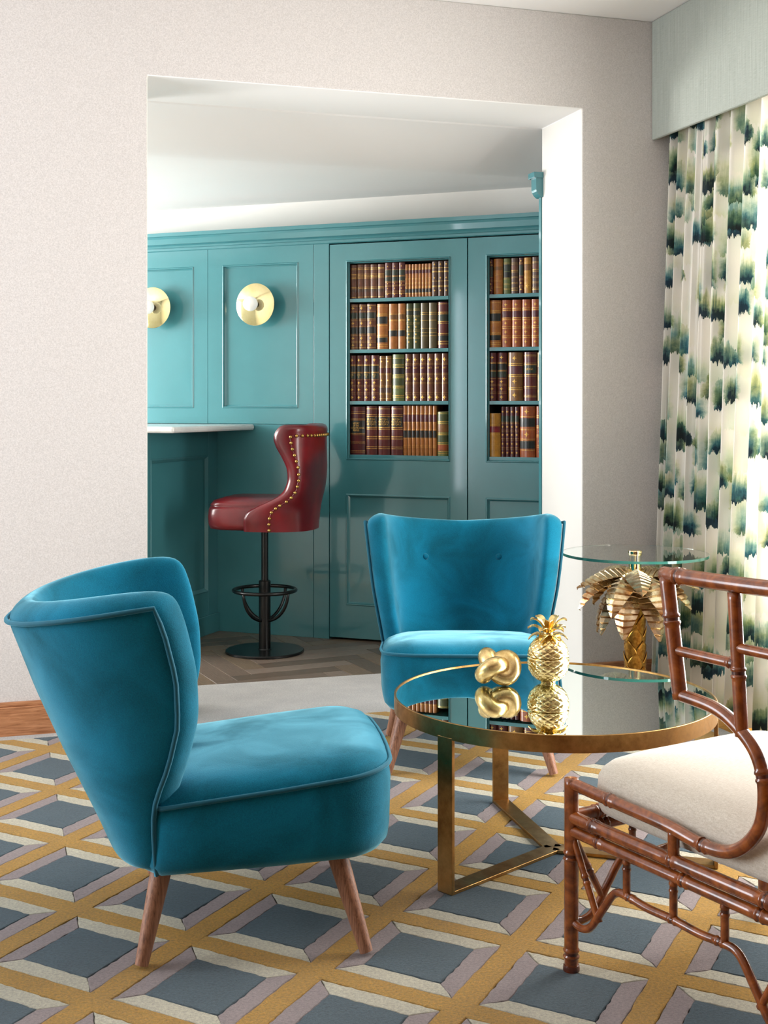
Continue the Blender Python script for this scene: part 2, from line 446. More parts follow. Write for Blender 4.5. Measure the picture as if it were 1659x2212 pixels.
# skirting boards
def skirting(name, x0, x1, y0, label):
    m = MB(); m.box(x0, x1, y0 - .018, y0, 0, .112); m.box(x0, x1, y0 - .012, y0, .112, .129)
    return struct(m.build(name, M['oak'], bevel=.003), label, 'baseboard')
skirting('baseboard_left', XL, XO0, YP, 'oak skirting board under the pale wall left of the opening')
skirting('baseboard_right', XO1, XR, YP, 'oak skirting board behind the gilded palm table')

# ------------------------------------------------------------------ bar room shell
W0 = Vector((1.652, 6.249, 0.0)); WA = R(-38.39)
EU = Vector((math.cos(WA), math.sin(WA), 0)); EV = Vector((-math.sin(WA), math.cos(WA), 0))   # EV points into the wall
def WP(u, v, z): return W0 + EU * u + EV * v + Vector((0, 0, z))
def wthing(name, label, cat, u=0.0, v=0.0, z=0.0, group=None, kind=None):
    return thing(name, label, cat, WP(u, v, z), WA, group, kind)

o = MB().box(-4.4, 1.95, 0.20, 0.32, 0, 2.7).build('wall_bar_back', M['white'])
o.location = W0; o.rotation_euler = (0, 0, WA); struct(o, 'white plaster wall above the teal cornice in the bar', 'wall')
wall_with_window('wall_bar_left', -1.8, -1.6, YB, 9.4, 2.7, 6.35, 8.25, 0.85, 2.2, M['white'], 'white wall on the hidden left side of the bar')
window('window_3', -1.7, 6.35, 8.25, 0.85, 2.2, 'white framed window on the hidden side of the bar', 2)
# bar ceiling: starts level with the soffit and curves down to a lower flat
gx = [-1.8 + 5.0 * i / 20 for i in range(21)]
gy = [YB - .002 + .03 * j for j in range(15)] + [5.7, 6.2, 7.0, 8.0, 9.4]
def zc(y):
    a = min(1, max(0, (y - YB) / 0.42)); a = a * a * (3 - 2 * a); return ZO - 0.142 * a
vs = [(x, y, zc(y)) for y in gy for x in gx]; nx = len(gx)
fs = [(j * nx + i, (j + 1) * nx + i, (j + 1) * nx + i + 1, j * nx + i + 1) for j in range(len(gy) - 1) for i in range(nx - 1)]
o = mesh_obj('ceiling_bar', vs, fs, M['ceil'], smooth=True)
sd = o.modifiers.new('thick', 'SOLIDIFY'); sd.thickness = 0.08; sd.offset = -1.0
struct(o, 'white plaster ceiling sloping down over the bar', 'ceiling')

# herringbone floor of the bar: each plank its own piece
flb = struct(MB().box(-1.8, 3.2, 5.16, 9.4, -0.10, -0.012).build('floor_bar', M['plank'][2]), 'smoked brown herringbone wood floor in the bar', 'floor')
PL, PW, HA = 0.50, 0.10, R(8.0)
pme = []
for k in range(4):
    me = bpy.data.meshes.new('plank'); bm = bmesh.new()
    bmesh.ops.create_cube(bm, size=1.0)
    bmesh.ops.scale(bm, vec=(PL - .002, PW - .002, .012), verts=bm.verts)
    bmesh.ops.bevel(bm, geom=[e for e in bm.edges], offset=.0012, segments=1, affect='EDGES')
    bm.to_mesh(me); bm.free(); me.materials.append(M['plank'][k]); pme.append(me)
ca, sa = math.cos(HA), math.sin(HA)
org = Vector((1.02, 5.42))
cnt = 0
rr = random.Random(3)
for a in range(-30, 31):
    for b in range(-14, 15):
        for kind in (0, 1):
            # classic herringbone: step (PW,PW) along the zig, column step (PL,-PL)/... on a square grid of side PW
            if kind == 0: cx = a * PW + b * 2 * PL * 0.5 + PL / 2; cy = a * PW - b * 2 * PL * 0.5 + PW / 2; r0 = 0
            else: cx = a * PW + b * 2 * PL * 0.5 + PL + PW / 2; cy = a * PW - b * 2 * PL * 0.5 - PL / 2 + PW + (PL - PL) ; r0 = math.pi / 2
            x = org.x + ca * cx - sa * cy; y = org.y + sa * cx + ca * cy
            if not (0.2 < x < 3.0 and 5.02 < y < 7.4): continue
            d = (Vector((x, y, 0)) - W0).dot(EV)
            if d > 0.3: continue
            u = (Vector((x, y, 0)) - W0).dot(EU)
            if u < -1.25 or u > 1.3: continue
            o = bpy.data.objects.new('plank', pme[rr.randrange(4)]); COL.objects.link(o); o.parent = flb
            o.location = (x, y, -0.006); o.rotation_euler = (0, 0, HA + r0); cnt += 1
print('planks', cnt)

# ------------------------------------------------------------------ teal panelling
def mould_frame(u0, u1, z0, z1, wdt, front, back):
    """mitred sloping bead running inside a rectangular opening: face level 'front' outside to 'back' inside"""
    m = MB()
    prof = [(0.0, front), (0.004, front - .004), (wdt * .45, front - .004), (wdt * .6, (front + back) / 2), (wdt, back)]
    rings = []
    for (ins, v) in prof:
        rings.append([(u0 + ins, v, z0 + ins), (u1 - ins, v, z0 + ins), (u1 - ins, v, z1 - ins), (u0 + ins, v, z1 - ins)])
    vs = [p for r in rings for p in r]; fs = []
    for i in range(len(rings) - 1):
        for k in range(4):
            k2 = (k + 1) % 4; fs.append((i * 4 + k, i * 4 + k2, (i + 1) * 4 + k2, (i + 1) * 4 + k))
    return m.add(vs, fs)
def frame_boards(u0, u1, z0, z1, p0, p1, q0, q1, th):
    m = MB()
    m.box(u0, p0, 0, th, z0, z1); m.box(p1, u1, 0, th, z0, z1)
    m.box(p0, p1, 0, th, z0, q0); m.box(p0, p1, 0, th, q1, z1)
    return m

pan = wthing('trim_1', 'glossy teal wall panelling behind the counter and stool', 'panelling', kind='structure')
G = .0012
def panel_unit(u0, u1):
    p0, p1, q0, q1 = u0 + .087, u1 - .085, 1.181, 1.938
    b = frame_boards(u0 + G, u1 - G, 1.098 + G, 2.06, p0, p1, q0, q1, .19).build('panel_frame', M['teal'], pan)
    MB().box(p0, p1, .013, .19, q0, q1).build('panel', M['teal'], b)
    mould_frame(p0, p1, q0, q1, .018, 0.0, .013).build('panel_moulding', M['teal'], b)
for k in range(5): panel_unit(-.704 + .616 * (1 - k) - .616 + .0, -.704 + .616 * (1 - k))
MB().box(-.088 + G, -.001, 0, .19, 0.0, 2.06).build('stile_board', M['teal'], pan, bevel=.001)
MB().box(-2.9, -.088 - G, 0, .19, 0, 1.098 - G).build('dado_board', M['teal'], pan, bevel=.001)
MB().box(1.482, 1.9, 0, .19, 0, 2.06).build('stile_board', M['teal'], pan, bevel=.001)

# cornice: swept profile
prof = [(.19, 2.122), (-.030, 2.122), (-.030, 2.103), (-.020, 2.100), (-.014, 2.090), (-.010, 2.062), (-.016, 2.058), (-.022, 2.050), (-.016, 2.042), (-.008, 2.040), (-.008, 2.028), (0.0, 2.024), (.19, 2.024)]
m = MB(); n = len(prof)
m.add([(-3.2, a, b) for a, b in prof] + [(1.9, a, b) for a, b in prof], [tuple(range(n)), tuple(reversed(range(n, 2 * n)))] + [(i, n + i, n + (i + 1) % n, (i + 1) % n) for i in range(n)])
o = m.build('trim_2', M['teal']); o.location = W0; o.rotation_euler = (0, 0, WA)
struct(o, 'teal moulded cornice running along the top of the panelling', 'cornice')

# ------------------------------------------------------------------ two bookcase doors
SHELF = [(1.721, 1.739), (1.462, 1.480), (1.200, 1.218), (0.928, 0.945)]
def book_door(name, u0, label):
    d = wthing(name, label, 'door', u0, 0, 0, kind='structure')
    W_ = .734
    m = frame_boards(0, W_, .012, 2.018, .090, .648, .918, 1.933, .045)
    # lower recessed panel cut: rebuild the bottom rail as its own frame
    m = MB()
    m.box(0, .090, 0, .045, .012, 2.018); m.box(.648, W_, 0, .045, .012, 2.018)
    m.box(.090, .648, 0, .045, 1.933, 2.018); m.box(.090, .648, 0, .045, .746, .918); m.box(.090, .648, 0, .045, .012, .178)
    m.build('door_frame', M['teal'], d)
    MB().box(.090, .648, .012, .045, .178, .746).build('door_panel', M['teal'], d)
    mould_frame(.090, .648, .178, .746, .018, 0, .012).build('panel_moulding', M['teal'], d)
    mould_frame(.090, .648, .918, 1.933, .014, 0, .016).build('glazing_moulding', M['teal'], d)
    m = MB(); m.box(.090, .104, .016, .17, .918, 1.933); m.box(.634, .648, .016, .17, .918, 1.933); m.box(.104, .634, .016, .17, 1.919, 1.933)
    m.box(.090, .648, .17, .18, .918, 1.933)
    m.build('niche_lining', M['dark_lining'], d)
    for (a, b) in SHELF:
        MB().box(.104, .634, .012, .17, a, b).build('shelf', M['teal'], d, bevel=.001)
    return d
D1, D2 = .004, .744
book_door('door_1', D1, 'tall teal door with a four row bookcase front beside the stool')
book_door('door_2', D2, 'teal bookcase door cut off by the white reveal of the opening')

# ------------------------------------------------------------------ books
BM = {}
for nm, rgb in dict(maroon=(96, 34, 30), oxblood=(84, 22, 24), brown=(112, 66, 46), walnut=(86, 58, 44), tan=(182, 112, 48), gold=(196, 136, 44),
                    green=(74, 84, 46), moss=(104, 116, 62), olive=(96, 84, 56), orange=(170, 84, 40), umber=(132, 88, 42),
                    blacklab=(34, 36, 32), greenlab=(44, 54, 42), plumlab=(92, 34, 40), redlab=(130, 30, 34), cream=(196, 166, 110)).items():
    rgb = tuple(x * .9 for x in rgb)
    BM[nm] = simple('leather_' + nm, rgb, 0.34, amt=0.22, scale=45, bump=0.12, bscale=300, Coat_Weight=0.2, Coat_Roughness=0.25)
t = NT('gilt_tooling'); t.set(Base_Color=vary(t, lin((214, 168, 88)), 0.3, 150), Metallic=0.75, Roughness=0.38); BM['gilt'] = t.m
t = NT('page_edges'); t.set(Base_Color=vary(t, lin((206, 190, 158)), 0.15, 200), Roughness=0.9); BM['page'] = t.m

NSEG = 8
def spine_y(x, w): return -(w * .24) * (max(0, 1 - (2 * x / w) ** 2)) ** .75
def strip(m, w, z0, z1, off, cover=1.0):
    vs = []
    for i in range(NSEG + 1):
        x = (-.5 + i / NSEG) * w * cover
        y = spine_y(x * .999, w) - off
        vs += [(x, y, z0), (x, y, z1)]
    fs = [(2 * i, 2 * i + 2, 2 * i + 3, 2 * i + 1) for i in range(NSEG)]
    # short returns so the strip reads as a raised band
    b = len(vs)
    for i in range(NSEG + 1):
        x = (-.5 + i / NSEG) * w * cover; y = spine_y(x * .999, w) + .0005
        vs += [(x, y, z0), (x, y, z1)]
    for i in range(NSEG):
        fs += [(b + 2 * i, b + 2 * i + 2, 2 * i + 2, 2 * i), (2 * i + 1, 2 * i + 3, b + 2 * i + 3, b + 2 * i + 1)]
    m.add(vs, fs)
# spec: base colour, raised bands (fractions), gilt lines (fractions), labels [(f0,f1,colour)], ornaments (fractions), ornament size
SPEC = {
 'brown_gilt':  ('brown', [], [.05, .30, .34, .60, .64, .68, .72, .86, .90], [(.20, .29, 'walnut')], [], 0),
 'maroon_dot':  ('maroon', [.18, .35, .46, .62], [.12, .80], [(.64, .80, 'greenlab'), (.48, .60, 'greenlab')], [.10, .27, .41, .90], .10),
 'tan_thin':    ('tan', [.30, .42, .55, .86], [.12, .80], [(.14, .25, 'blacklab'), (.72, .82, 'plumlab')], [], 0),
 'walnut_ring': ('walnut', [], [.28, .30, .44, .70, .72, .82], [], [.17, .53, .92], .14),
 'diamond':     ('brown', [.17, .33, .50, .66, .82], [.04, .96], [(.68, .81, 'greenlab'), (.35, .49, 'blacklab')], [.10, .25, .58, .91], .16),
 'tan_wide':    ('tan', [.28, .54, .75], [.06, .10, .26, .31, .52, .57, .73, .78, .95], [(.56, .72, 'blacklab'), (.15, .26, 'blacklab')], [], 0),
 'tan_label':   ('tan', [], [.42, .62, .64, .77], [(.66, .76, 'umber'), (.28, .41, 'blacklab')], [], 0),
 'green_dot':   ('green', [.24, .40, .56, .72, .86], [], [(.74, .84, 'greenlab')], [.15, .32, .48, .64], .12),
 'olive_plain': ('olive', [], [.28, .44, .62, .75, .79, .35], [], [], 0),
 'maroon_wide': ('maroon', [.12, .30, .56, .76], [.09, .15, .32, .54, .58, .74, .78, .96], [(.59, .73, 'greenlab'), (.17, .28, 'blacklab')], [], 0),
 'vol':         ('maroon', [.17, .33, .48], [.62, .64, .78, .80], [(.64, .77, 'blacklab'), (.49, .61, 'greenlab')], [.08, .25, .40, .90], .17),
 'tan_slim':    ('umber', [.16, .32, .60, .76], [.05, .95], [(.62, .74, 'maroon'), (.18, .30, 'walnut')], [.46, .88], .12),
 'moss_wide':   ('moss', [.10, .30, .54, .74], [.08, .12, .28, .32, .50, .56, .72, .78, .92], [(.58, .71, 'blacklab'), (.34, .48, 'green'), (.80, .90, 'green')], [], 0),
 'medallion':   ('brown', [.16, .38, .57, .78], [], [(.60, .76, 'plumlab')], [.08, .47, .88], .24),
 'history':     ('oxblood', [.06, .25, .43, .74, .88], [.08, .26, .44, .73, .86], [(.45, .71, 'blacklab')], [], 0),
 'natural':     ('maroon', [.15, .36, .55, .81], [.13, .17, .33, .38, .53, .57, .79, .83, .95], [(.58, .78, 'blacklab')], [], 0),
 'tan_set':     ('tan', [.18, .35, .51, .67, .83], [], [(.36, .50, 'blacklab'), (.68, .82, 'plumlab')], [], 0),
 'green_short': ('moss', [.08, .28, .50, .76], [.05, .10, .26, .30, .48, .52, .74, .78, .97], [(.32, .46, 'green'), (.12, .25, 'orange'), (.54, .72, 'umber'), (.80, .94, 'green')], [], 0),
 'maroon_slim': ('oxblood', [.20, .40, .85], [.50], [(.50, .80, 'greenlab')], [.12, .30, .92], .16),
 'tan_round':   ('tan', [.20, .38, .56], [], [(.68, .78, 'umber')], [], 0),
 'green_label': ('moss', [.14, .28, .44, .86], [], [(.46, .62, 'blacklab'), (.64, .84, 'greenlab')], [], 0),
 'walnut_band': ('walnut', [.15, .30, .46, .62, .85], [.10, .66], [(.68, .80, 'brown')], [], 0),
 'gold_dia':    ('gold', [.14, .30, .46, .62, .86], [], [(.64, .82, 'umber')], [.21], .3),
 'orange_set':  ('orange', [.22, .42, .60, .80], [.20, .24, .40, .44, .58, .62, .78, .82], [(.63, .76, 'plumlab')], [.11, .32, .51, .90], .16),
 'umber_wide':  ('umber', [.25, .52, .75], [.23, .27, .50, .54, .73, .77], [(.55, .72, 'plumlab')], [.12, .40, .88], .22),
 'maroon_bud':  ('maroon', [.10, .28, .52, .76, .92], [.08, .30, .54, .74, .94], [(.57, .73, 'greenlab')], [], 0),
 'gold_short':  ('gold', [.28, .53, .72], [], [(.56, .70, 'redlab')], [], 0),
 'plum_set':    ('oxblood', [.17, .35, .52, .68], [], [(.70, .82, 'greenlab')], [.08, .26, .44, .60, .90], .12),
 'ancient':     ('orange', [.16, .34, .56, .78], [.14, .36, .54, .80], [(.60, .77, 'blacklab'), (.17, .32, 'blacklab')], [.45, .90], .22),
 'cream_slim':  ('cream', [.2, .5, .8], [], [(.55, .70, 'umber')], [], 0),
}
DESC = {'brown_gilt': 'brown leather book with gilt lines', 'maroon_dot': 'maroon leather book with dark green labels', 'tan_thin': 'thin tan leather book with a black label',
 'walnut_ring': 'dark brown leather book with gilt rings', 'diamond': 'brown leather book with gilt diamonds', 'tan_wide': 'wide tan leather book with black labels',
 'tan_label': 'tan leather book with a black lower label', 'green_dot': 'dark green leather book', 'olive_plain': 'plain olive brown book', 'maroon_wide': 'wide maroon leather book with gilt bands',
 'vol': 'maroon leather volume with bright gilt title', 'tan_slim': 'narrow tan leather book', 'moss_wide': 'wide green leather book', 'medallion': 'brown leather book with gilt medallions',
 'history': 'very wide dark red book with black title label', 'natural': 'wide maroon book with gilt bands and black title', 'tan_set': 'thin tan leather book with two dark labels',
 'green_short': 'short green and tan leather book', 'maroon_slim': 'narrow dark red leather book', 'tan_round': 'tan leather book with a brown label', 'green_label': 'green leather book with dark labels',
 'walnut_band': 'dark brown leather book', 'gold_dia': 'golden tan book with a gilt diamond', 'orange_set': 'orange brown leather book with raised bands', 'umber_wide': 'wide mottled brown leather book',
 'maroon_bud': 'wide maroon leather book', 'gold_short': 'short golden tan book with a red label', 'plum_set': 'thin dark red leather book with green label', 'ancient': 'wide orange brown book with two black labels',
 'cream_slim': 'cream leather book edge'}
TXT = {}
def text_mesh(body, size):
    c = bpy.data.curves.new('lettering', 'FONT'); c.body = body; c.size = size; c.align_x = 'CENTER'; c.align_y = 'CENTER'; c.space_line = 0.95
    o = bpy.data.objects.new('lettering', c); COL.objects.link(o)
    bpy.context.view_layer.update()
    me = bpy.data.meshes.new_from_object(o.evaluated_get(bpy.context.evaluated_depsgraph_get()))
    bpy.data.objects.remove(o); return me
def lettering(parent, body, w, zc_, size):
    me = text_mesh(body, size); mw = max((abs(v.co.x) for v in me.vertices), default=.01)
    k = min(1.0, w * .46 / mw)
    for v in me.vertices:
        x, z = v.co.x * k, v.co.y
        v.co = Vector((x, spine_y(x, w) - .0016, zc_ + z))
    me.materials.clear(); me.materials.append(BM['gilt'])
    o = bpy.data.objects.new('lettering', me); COL.objects.link(o); o.parent = parent
ORD = ['first', 'second', 'third', 'fourth', 'fifth', 'sixth', 'seventh', 'eighth', 'ninth', 'tenth', 'eleventh', 'twelfth', 'thirteenth', 'fourteenth', 'fifteenth', 'sixteenth', 'seventeenth', 'eighteenth', 'nineteenth']
ROWN = ['top', 'second', 'third', 'bottom']
def make_book(kind, uc, wdt, zb, h, row, idx, side, text=None, text2=None):
    base, bands, lines, labels, orn, osz = SPEC[kind]
    root = wthing('book', '%s, %s from left, %s row, %s bookcase' % (DESC[kind], ORD[idx], ROWN[row], side), 'book', uc, .036, zb, group='leather books in the teal bookcase')
    wv = wdt - .0016; m = MB()
    # cover: rounded spine and flat boards
    pr = [((-.5 + i / NSEG) * wv, spine_y((-.5 + i / NSEG) * wv, wv)) for i in range(NSEG + 1)]
    pr = pr + [(wv / 2, .10), (-wv / 2, .10)]
    m.prism([(x, y) for x, y in pr], 0, h)
    m.build('cover', BM[base], root)
    mp = MB().box(-wv / 2 + .003, wv / 2 - .003, .004, .098, h - .003, h + .0006); mp.build('page_block', BM['page'], root)
    if bands:
        mb = MB()
        for f in bands: strip(mb, wv, (f - .010) * h, (f + .010) * h, .0016)
        mb.build('raised_bands', BM[base], root, smooth=False)['kind'] = 'stuff'
    mg = MB()
    for f in lines: strip(mg, wv, f * h - .0009, f * h + .0009, .0008)
    for f in bands: strip(mg, wv, (f + .013) * h, (f + .013) * h + .0010, .0008); strip(mg, wv, (f - .013) * h - .0010, (f - .013) * h, .0008)
    for f in orn:
        s_ = min(osz * h * .25, wv * .34)
        zz = f * h; y0 = spine_y(0, wv) - .0012
        a, b = s_, s_ * .38
        star = [(a * math.sin(k * math.pi / 4) if k % 2 == 0 else b * math.sin(k * math.pi / 4), a * math.cos(k * math.pi / 4) if k % 2 == 0 else b * math.cos(k * math.pi / 4)) for k in range(8)]
        mg.add([(x, spine_y(x, wv) - .0012, zz + z) for x, z in star] + [(0, y0 - .0004, zz)], [(k, (k + 1) % 8, 8) for k in range(8)])
    if mg.v: mg.build('gilt_tooling', BM['gilt'], root)['kind'] = 'stuff'
    for (f0, f1, cc) in labels:
        ml = MB(); strip(ml, wv, f0 * h, f1 * h, .0010, .97); ml.build('title_label', BM[cc], root)
    if text: lettering(root, text[0], wv, text[1] * h, text[2])
    if text2: lettering(root, text2[0], wv, text2[1] * h, text2[2])
    return root
def px_u(zx):     # column in the photo's bookcase crop -> metres along the wall
    px = 700 + zx * .28933
    Rv = Vector((math.cos(R(17.3)), -math.sin(R(17.3)), 0)); Fv = Vector((math.sin(R(17.3)), math.cos(R(17.3)), 0))
    ray = Fv + Rv * (px - 829.5) / FPX
    k = (W0 + EV * .03).dot(EV) / ray.dot(EV)
    return (ray * k - W0).dot(EU)
ROWS_L = [
 [('brown_gilt', 190, 240, .174), ('brown_gilt', 241, 293, .175), ('brown_gilt', 294, 340, .174), ('brown_gilt', 341, 397, .173), ('brown_gilt', 398, 448, .173),
  ('maroon_dot', 450, 502, .177), ('maroon_dot', 503, 553, .177), ('maroon_dot', 554, 602, .177)] +
 [('tan_thin', 603 + 24.8 * k, 603 + 24.8 * (k + 1) - 1, .166) for k in range(8)] +
 [('walnut_ring', 803, 847, .174), ('walnut_ring', 848, 890, .174), ('walnut_ring', 891, 934, .174)],
 [('diamond', 187, 250, .232), ('diamond', 252, 312, .232), ('diamond', 314, 386, .232), ('tan_wide', 390, 474, .230), ('tan_label', 478, 546, .229), ('tan_label', 548, 606, .229),
  ('green_dot', 610, 660, .228), ('green_dot', 662, 714, .228), ('olive_plain', 716, 775, .228), ('olive_plain', 777, 841, .228), ('maroon_wide', 845, 931, .230)],
 [('vol', 185, 234, .232), ('vol', 236, 288, .232), ('vol', 290, 345, .232), ('vol', 347, 408, .232), ('tan_slim', 410, 452, .228), ('tan_slim', 455, 502, .228), ('moss_wide', 507, 598, .235)] +
 [('medallion', 601 + 54.5 * k, 601 + 54.5 * (k + 1) - 2, .236) for k in range(6)],
 [('history', 188, 306, .244), ('natural', 310, 396, .246), ('natural', 399, 491, .246), ('natural', 495, 586, .246)] +
 [('tan_set', 588 + 31.6 * k, 588 + 31.6 * (k + 1) - 1.5, .249) for k in range(8)] + [('green_short', 844, 930, .219)]]
ROWS_R = [
 [('maroon_slim', 1224, 1260, .172), ('tan_round', 1263, 1333, .174), ('green_label', 1336, 1391, .174), ('walnut_band', 1393, 1450, .174), ('maroon_slim', 1452, 1488, .174), ('gold_dia', 1490, 1546, .174), ('walnut_band', 1549, 1614, .175)],
 [('tan_wide', 1224, 1320, .230), ('orange_set', 1322, 1397, .230), ('orange_set', 1398, 1472, .230), ('orange_set', 1474, 1541, .230), ('orange_set', 1544, 1612, .230)],
 [('vol', 1224, 1287, .236), ('vol', 1290, 1364, .236), ('umber_wide', 1370, 1483, .236), ('maroon_bud', 1486, 1586, .236), ('cream_slim', 1589, 1640, .234)],
 [('gold_short', 1219, 1316, .212), ('plum_set', 1318, 1350, .244), ('plum_set', 1352, 1385, .244), ('plum_set', 1387, 1420, .244), ('plum_set', 1422, 1456, .244), ('ancient', 1459, 1576, .246), ('orange_set', 1579, 1650, .246)]]
for rows, side in ((ROWS_L, 'left'), (ROWS_R, 'right')):
    for r_, row in enumerate(rows):
        for i, (kind, a, b, h) in enumerate(row):
            ua, ub = px_u(a), px_u(b); tx = tx2 = None
            if kind == 'history': tx = ('HISTORY\nOF THE\nENGLISH-SPEAKING\nPEOPLES', .58, .0125)
            if kind == 'natural': tx = ('BRITISH\nNATURAL\nHISTORY', .68, .0135)
            if kind == 'vol' and side == 'left': tx = ('VOL\n' + ['I', 'II', 'III', 'IV'][i], .55, .011)
            if kind == 'medallion': tx = ('ART', .70, .012)
            if kind == 'maroon_bud': tx = ('UDGE', .65, .014)
            make_book(kind, (ua + ub) / 2, ub - ua, SHELF[r_][1], h, r_, i, side, tx, tx2)

# ------------------------------------------------------------------ bar counter and worktop
cb = wthing('bar_cabinet', 'dark teal panelled counter base under the white marble top', 'cabinet', -.659, 0, 0)
# local: x along the wall (negative = behind the counter), y negative = out of the wall
m = MB(); m.box(-.52, 0, -.76, -.001, .0, 1.066); m.build('body', M['teal'], cb)
def side_frame(y0, y1, z0, z1, th, name):
    m = MB()
    p0, p1, q0, q1 = y0 + .09, y1 - .10, z0 + .22, z1 - .13
    m.box(0, th, y0, p0, z0, z1); m.box(0, th, p1, y1, z0, z1); m.box(0, th, p0, p1, z0, q0); m.box(0, th, p0, p1, q1, z1)
    m.build(name, M['teal'], cb, bevel=.0015)
    m = MB()
    for (a, b) in ((0.0, th), (.006, th - .002), (.014, th * .5), (.02, .002)):
        pass
    rings = [[(v, p0 + i, q0 + i), (v, p1 - i, q0 + i), (v, p1 - i, q1 - i), (v, p0 + i, q1 - i)] for (i, v) in ((0, th), (.006, th + .003), (.014, th - .004), (.022, .003))]
    vs = [Vector(p) for r in rings for p in r]
    m.add(vs, [(i * 4 + k, (i + 1) * 4 + k, (i + 1) * 4 + (k + 1) % 4, i * 4 + (k + 1) % 4) for i in range(3) for k in range(4)])
    m.build('panel_moulding', M['teal'], cb)
side_frame(-.76, -.001, 0, 1.066, .014, 'panel_frame')
MB().box(.014, .026, -.76, -.001, 0, .10).build('plinth', M['teal'], cb, bevel=.003)
wt = wthing('bar_worktop', 'white marble counter top with a rounded edge beside the stool', 'worktop', -.659, 0, 1.067)
def rrect(x0, x1, y0, y1, r, n=6):
    out = []
    for (cx, cy, a0) in ((x1 - r, y1 - r, 0), (x0 + r, y1 - r, 90), (x0 + r, y0 + r, 180), (x1 - r, y0 + r, 270)):
        for k in range(n + 1):
            a = R(a0 + 90 * k / n); out.append((cx + r * math.cos(a), cy + r * math.sin(a)))
    return out
MB().prism(rrect(-.56, .235, -.83, -.002, .012), 0, .030).build('slab', M['marble'], wt, bevel=.010)

# ------------------------------------------------------------------ brass sconces
def sconce(u, label):
    s = wthing('wall_sconce', label, 'wall light', u, .013, 1.72, group='brass disc sconces on the teal panels')
    T = Matrix.Rotation(R(90), 4, 'X')      # local +z of the lathe -> out of the wall (-y)
    MB().lathe([(.030, 0), (.030, .012), (.012, .016), (.012, .066)], 24, T).build('stem', M['brass'], s, autosmooth=35)
    MB().lathe([(.108, .066), (.110, .067), (.110, .069), (.108, .070)], 64, T).build('disc', M['brass'], s, autosmooth=35)
    MB().lathe([(.017, .070), (.017, .086), (.014, .088)], 24, T).build('lamp_holder', M['black'], s, autosmooth=35)
    pr = [(.0385 * math.sin(R(18 + 162 * k / 14)), .124 - .0385 * math.cos(R(18 + 162 * k / 14))) for k in range(15)]
    pr[-1] = (.0004, pr[-1][1])
    MB().lathe(pr, 28, T).build('globe_bulb', M['opal'], s, smooth=True)
sconce(-.394, 'round brass disc sconce with white globe, fully visible near the bookcase')
sconce(-1.010, 'round brass disc sconce partly hidden by the pale wall edge')

# teal jamb bead with corbel on the far edge of the reveal
tb = thing('trim_3', 'slim teal jamb strip with a small corbel on top', 'moulding', (XO1, YB, 0), kind='structure')
MB().box(-.004, .03, -.001, .022, 0, 2.13).build('jamb_strip', M['teal'], tb)
m = MB(); m.box(-.046, .0, -.022, .045, 2.204, 2.230)
m.build('corbel_cap', M['teal'], tb, bevel=.002)
pf = [(0, 2.204), (-.034, 2.204), (-.034, 2.152), (-.031, 2.143), (-.024, 2.132), (-.016, 2.124), (-.009, 2.119), (0, 2.119)]
m = MB(); n = len(pf)
m.add([(x, -.016, z) for x, z in pf] + [(x, .036, z) for x, z in pf], [tuple(range(n)), tuple(reversed(range(n, 2 * n)))] + [(i, n + i, n + (i + 1) % n, (i + 1) % n) for i in range(n)])
m.build('corbel_body', M['teal'], tb)

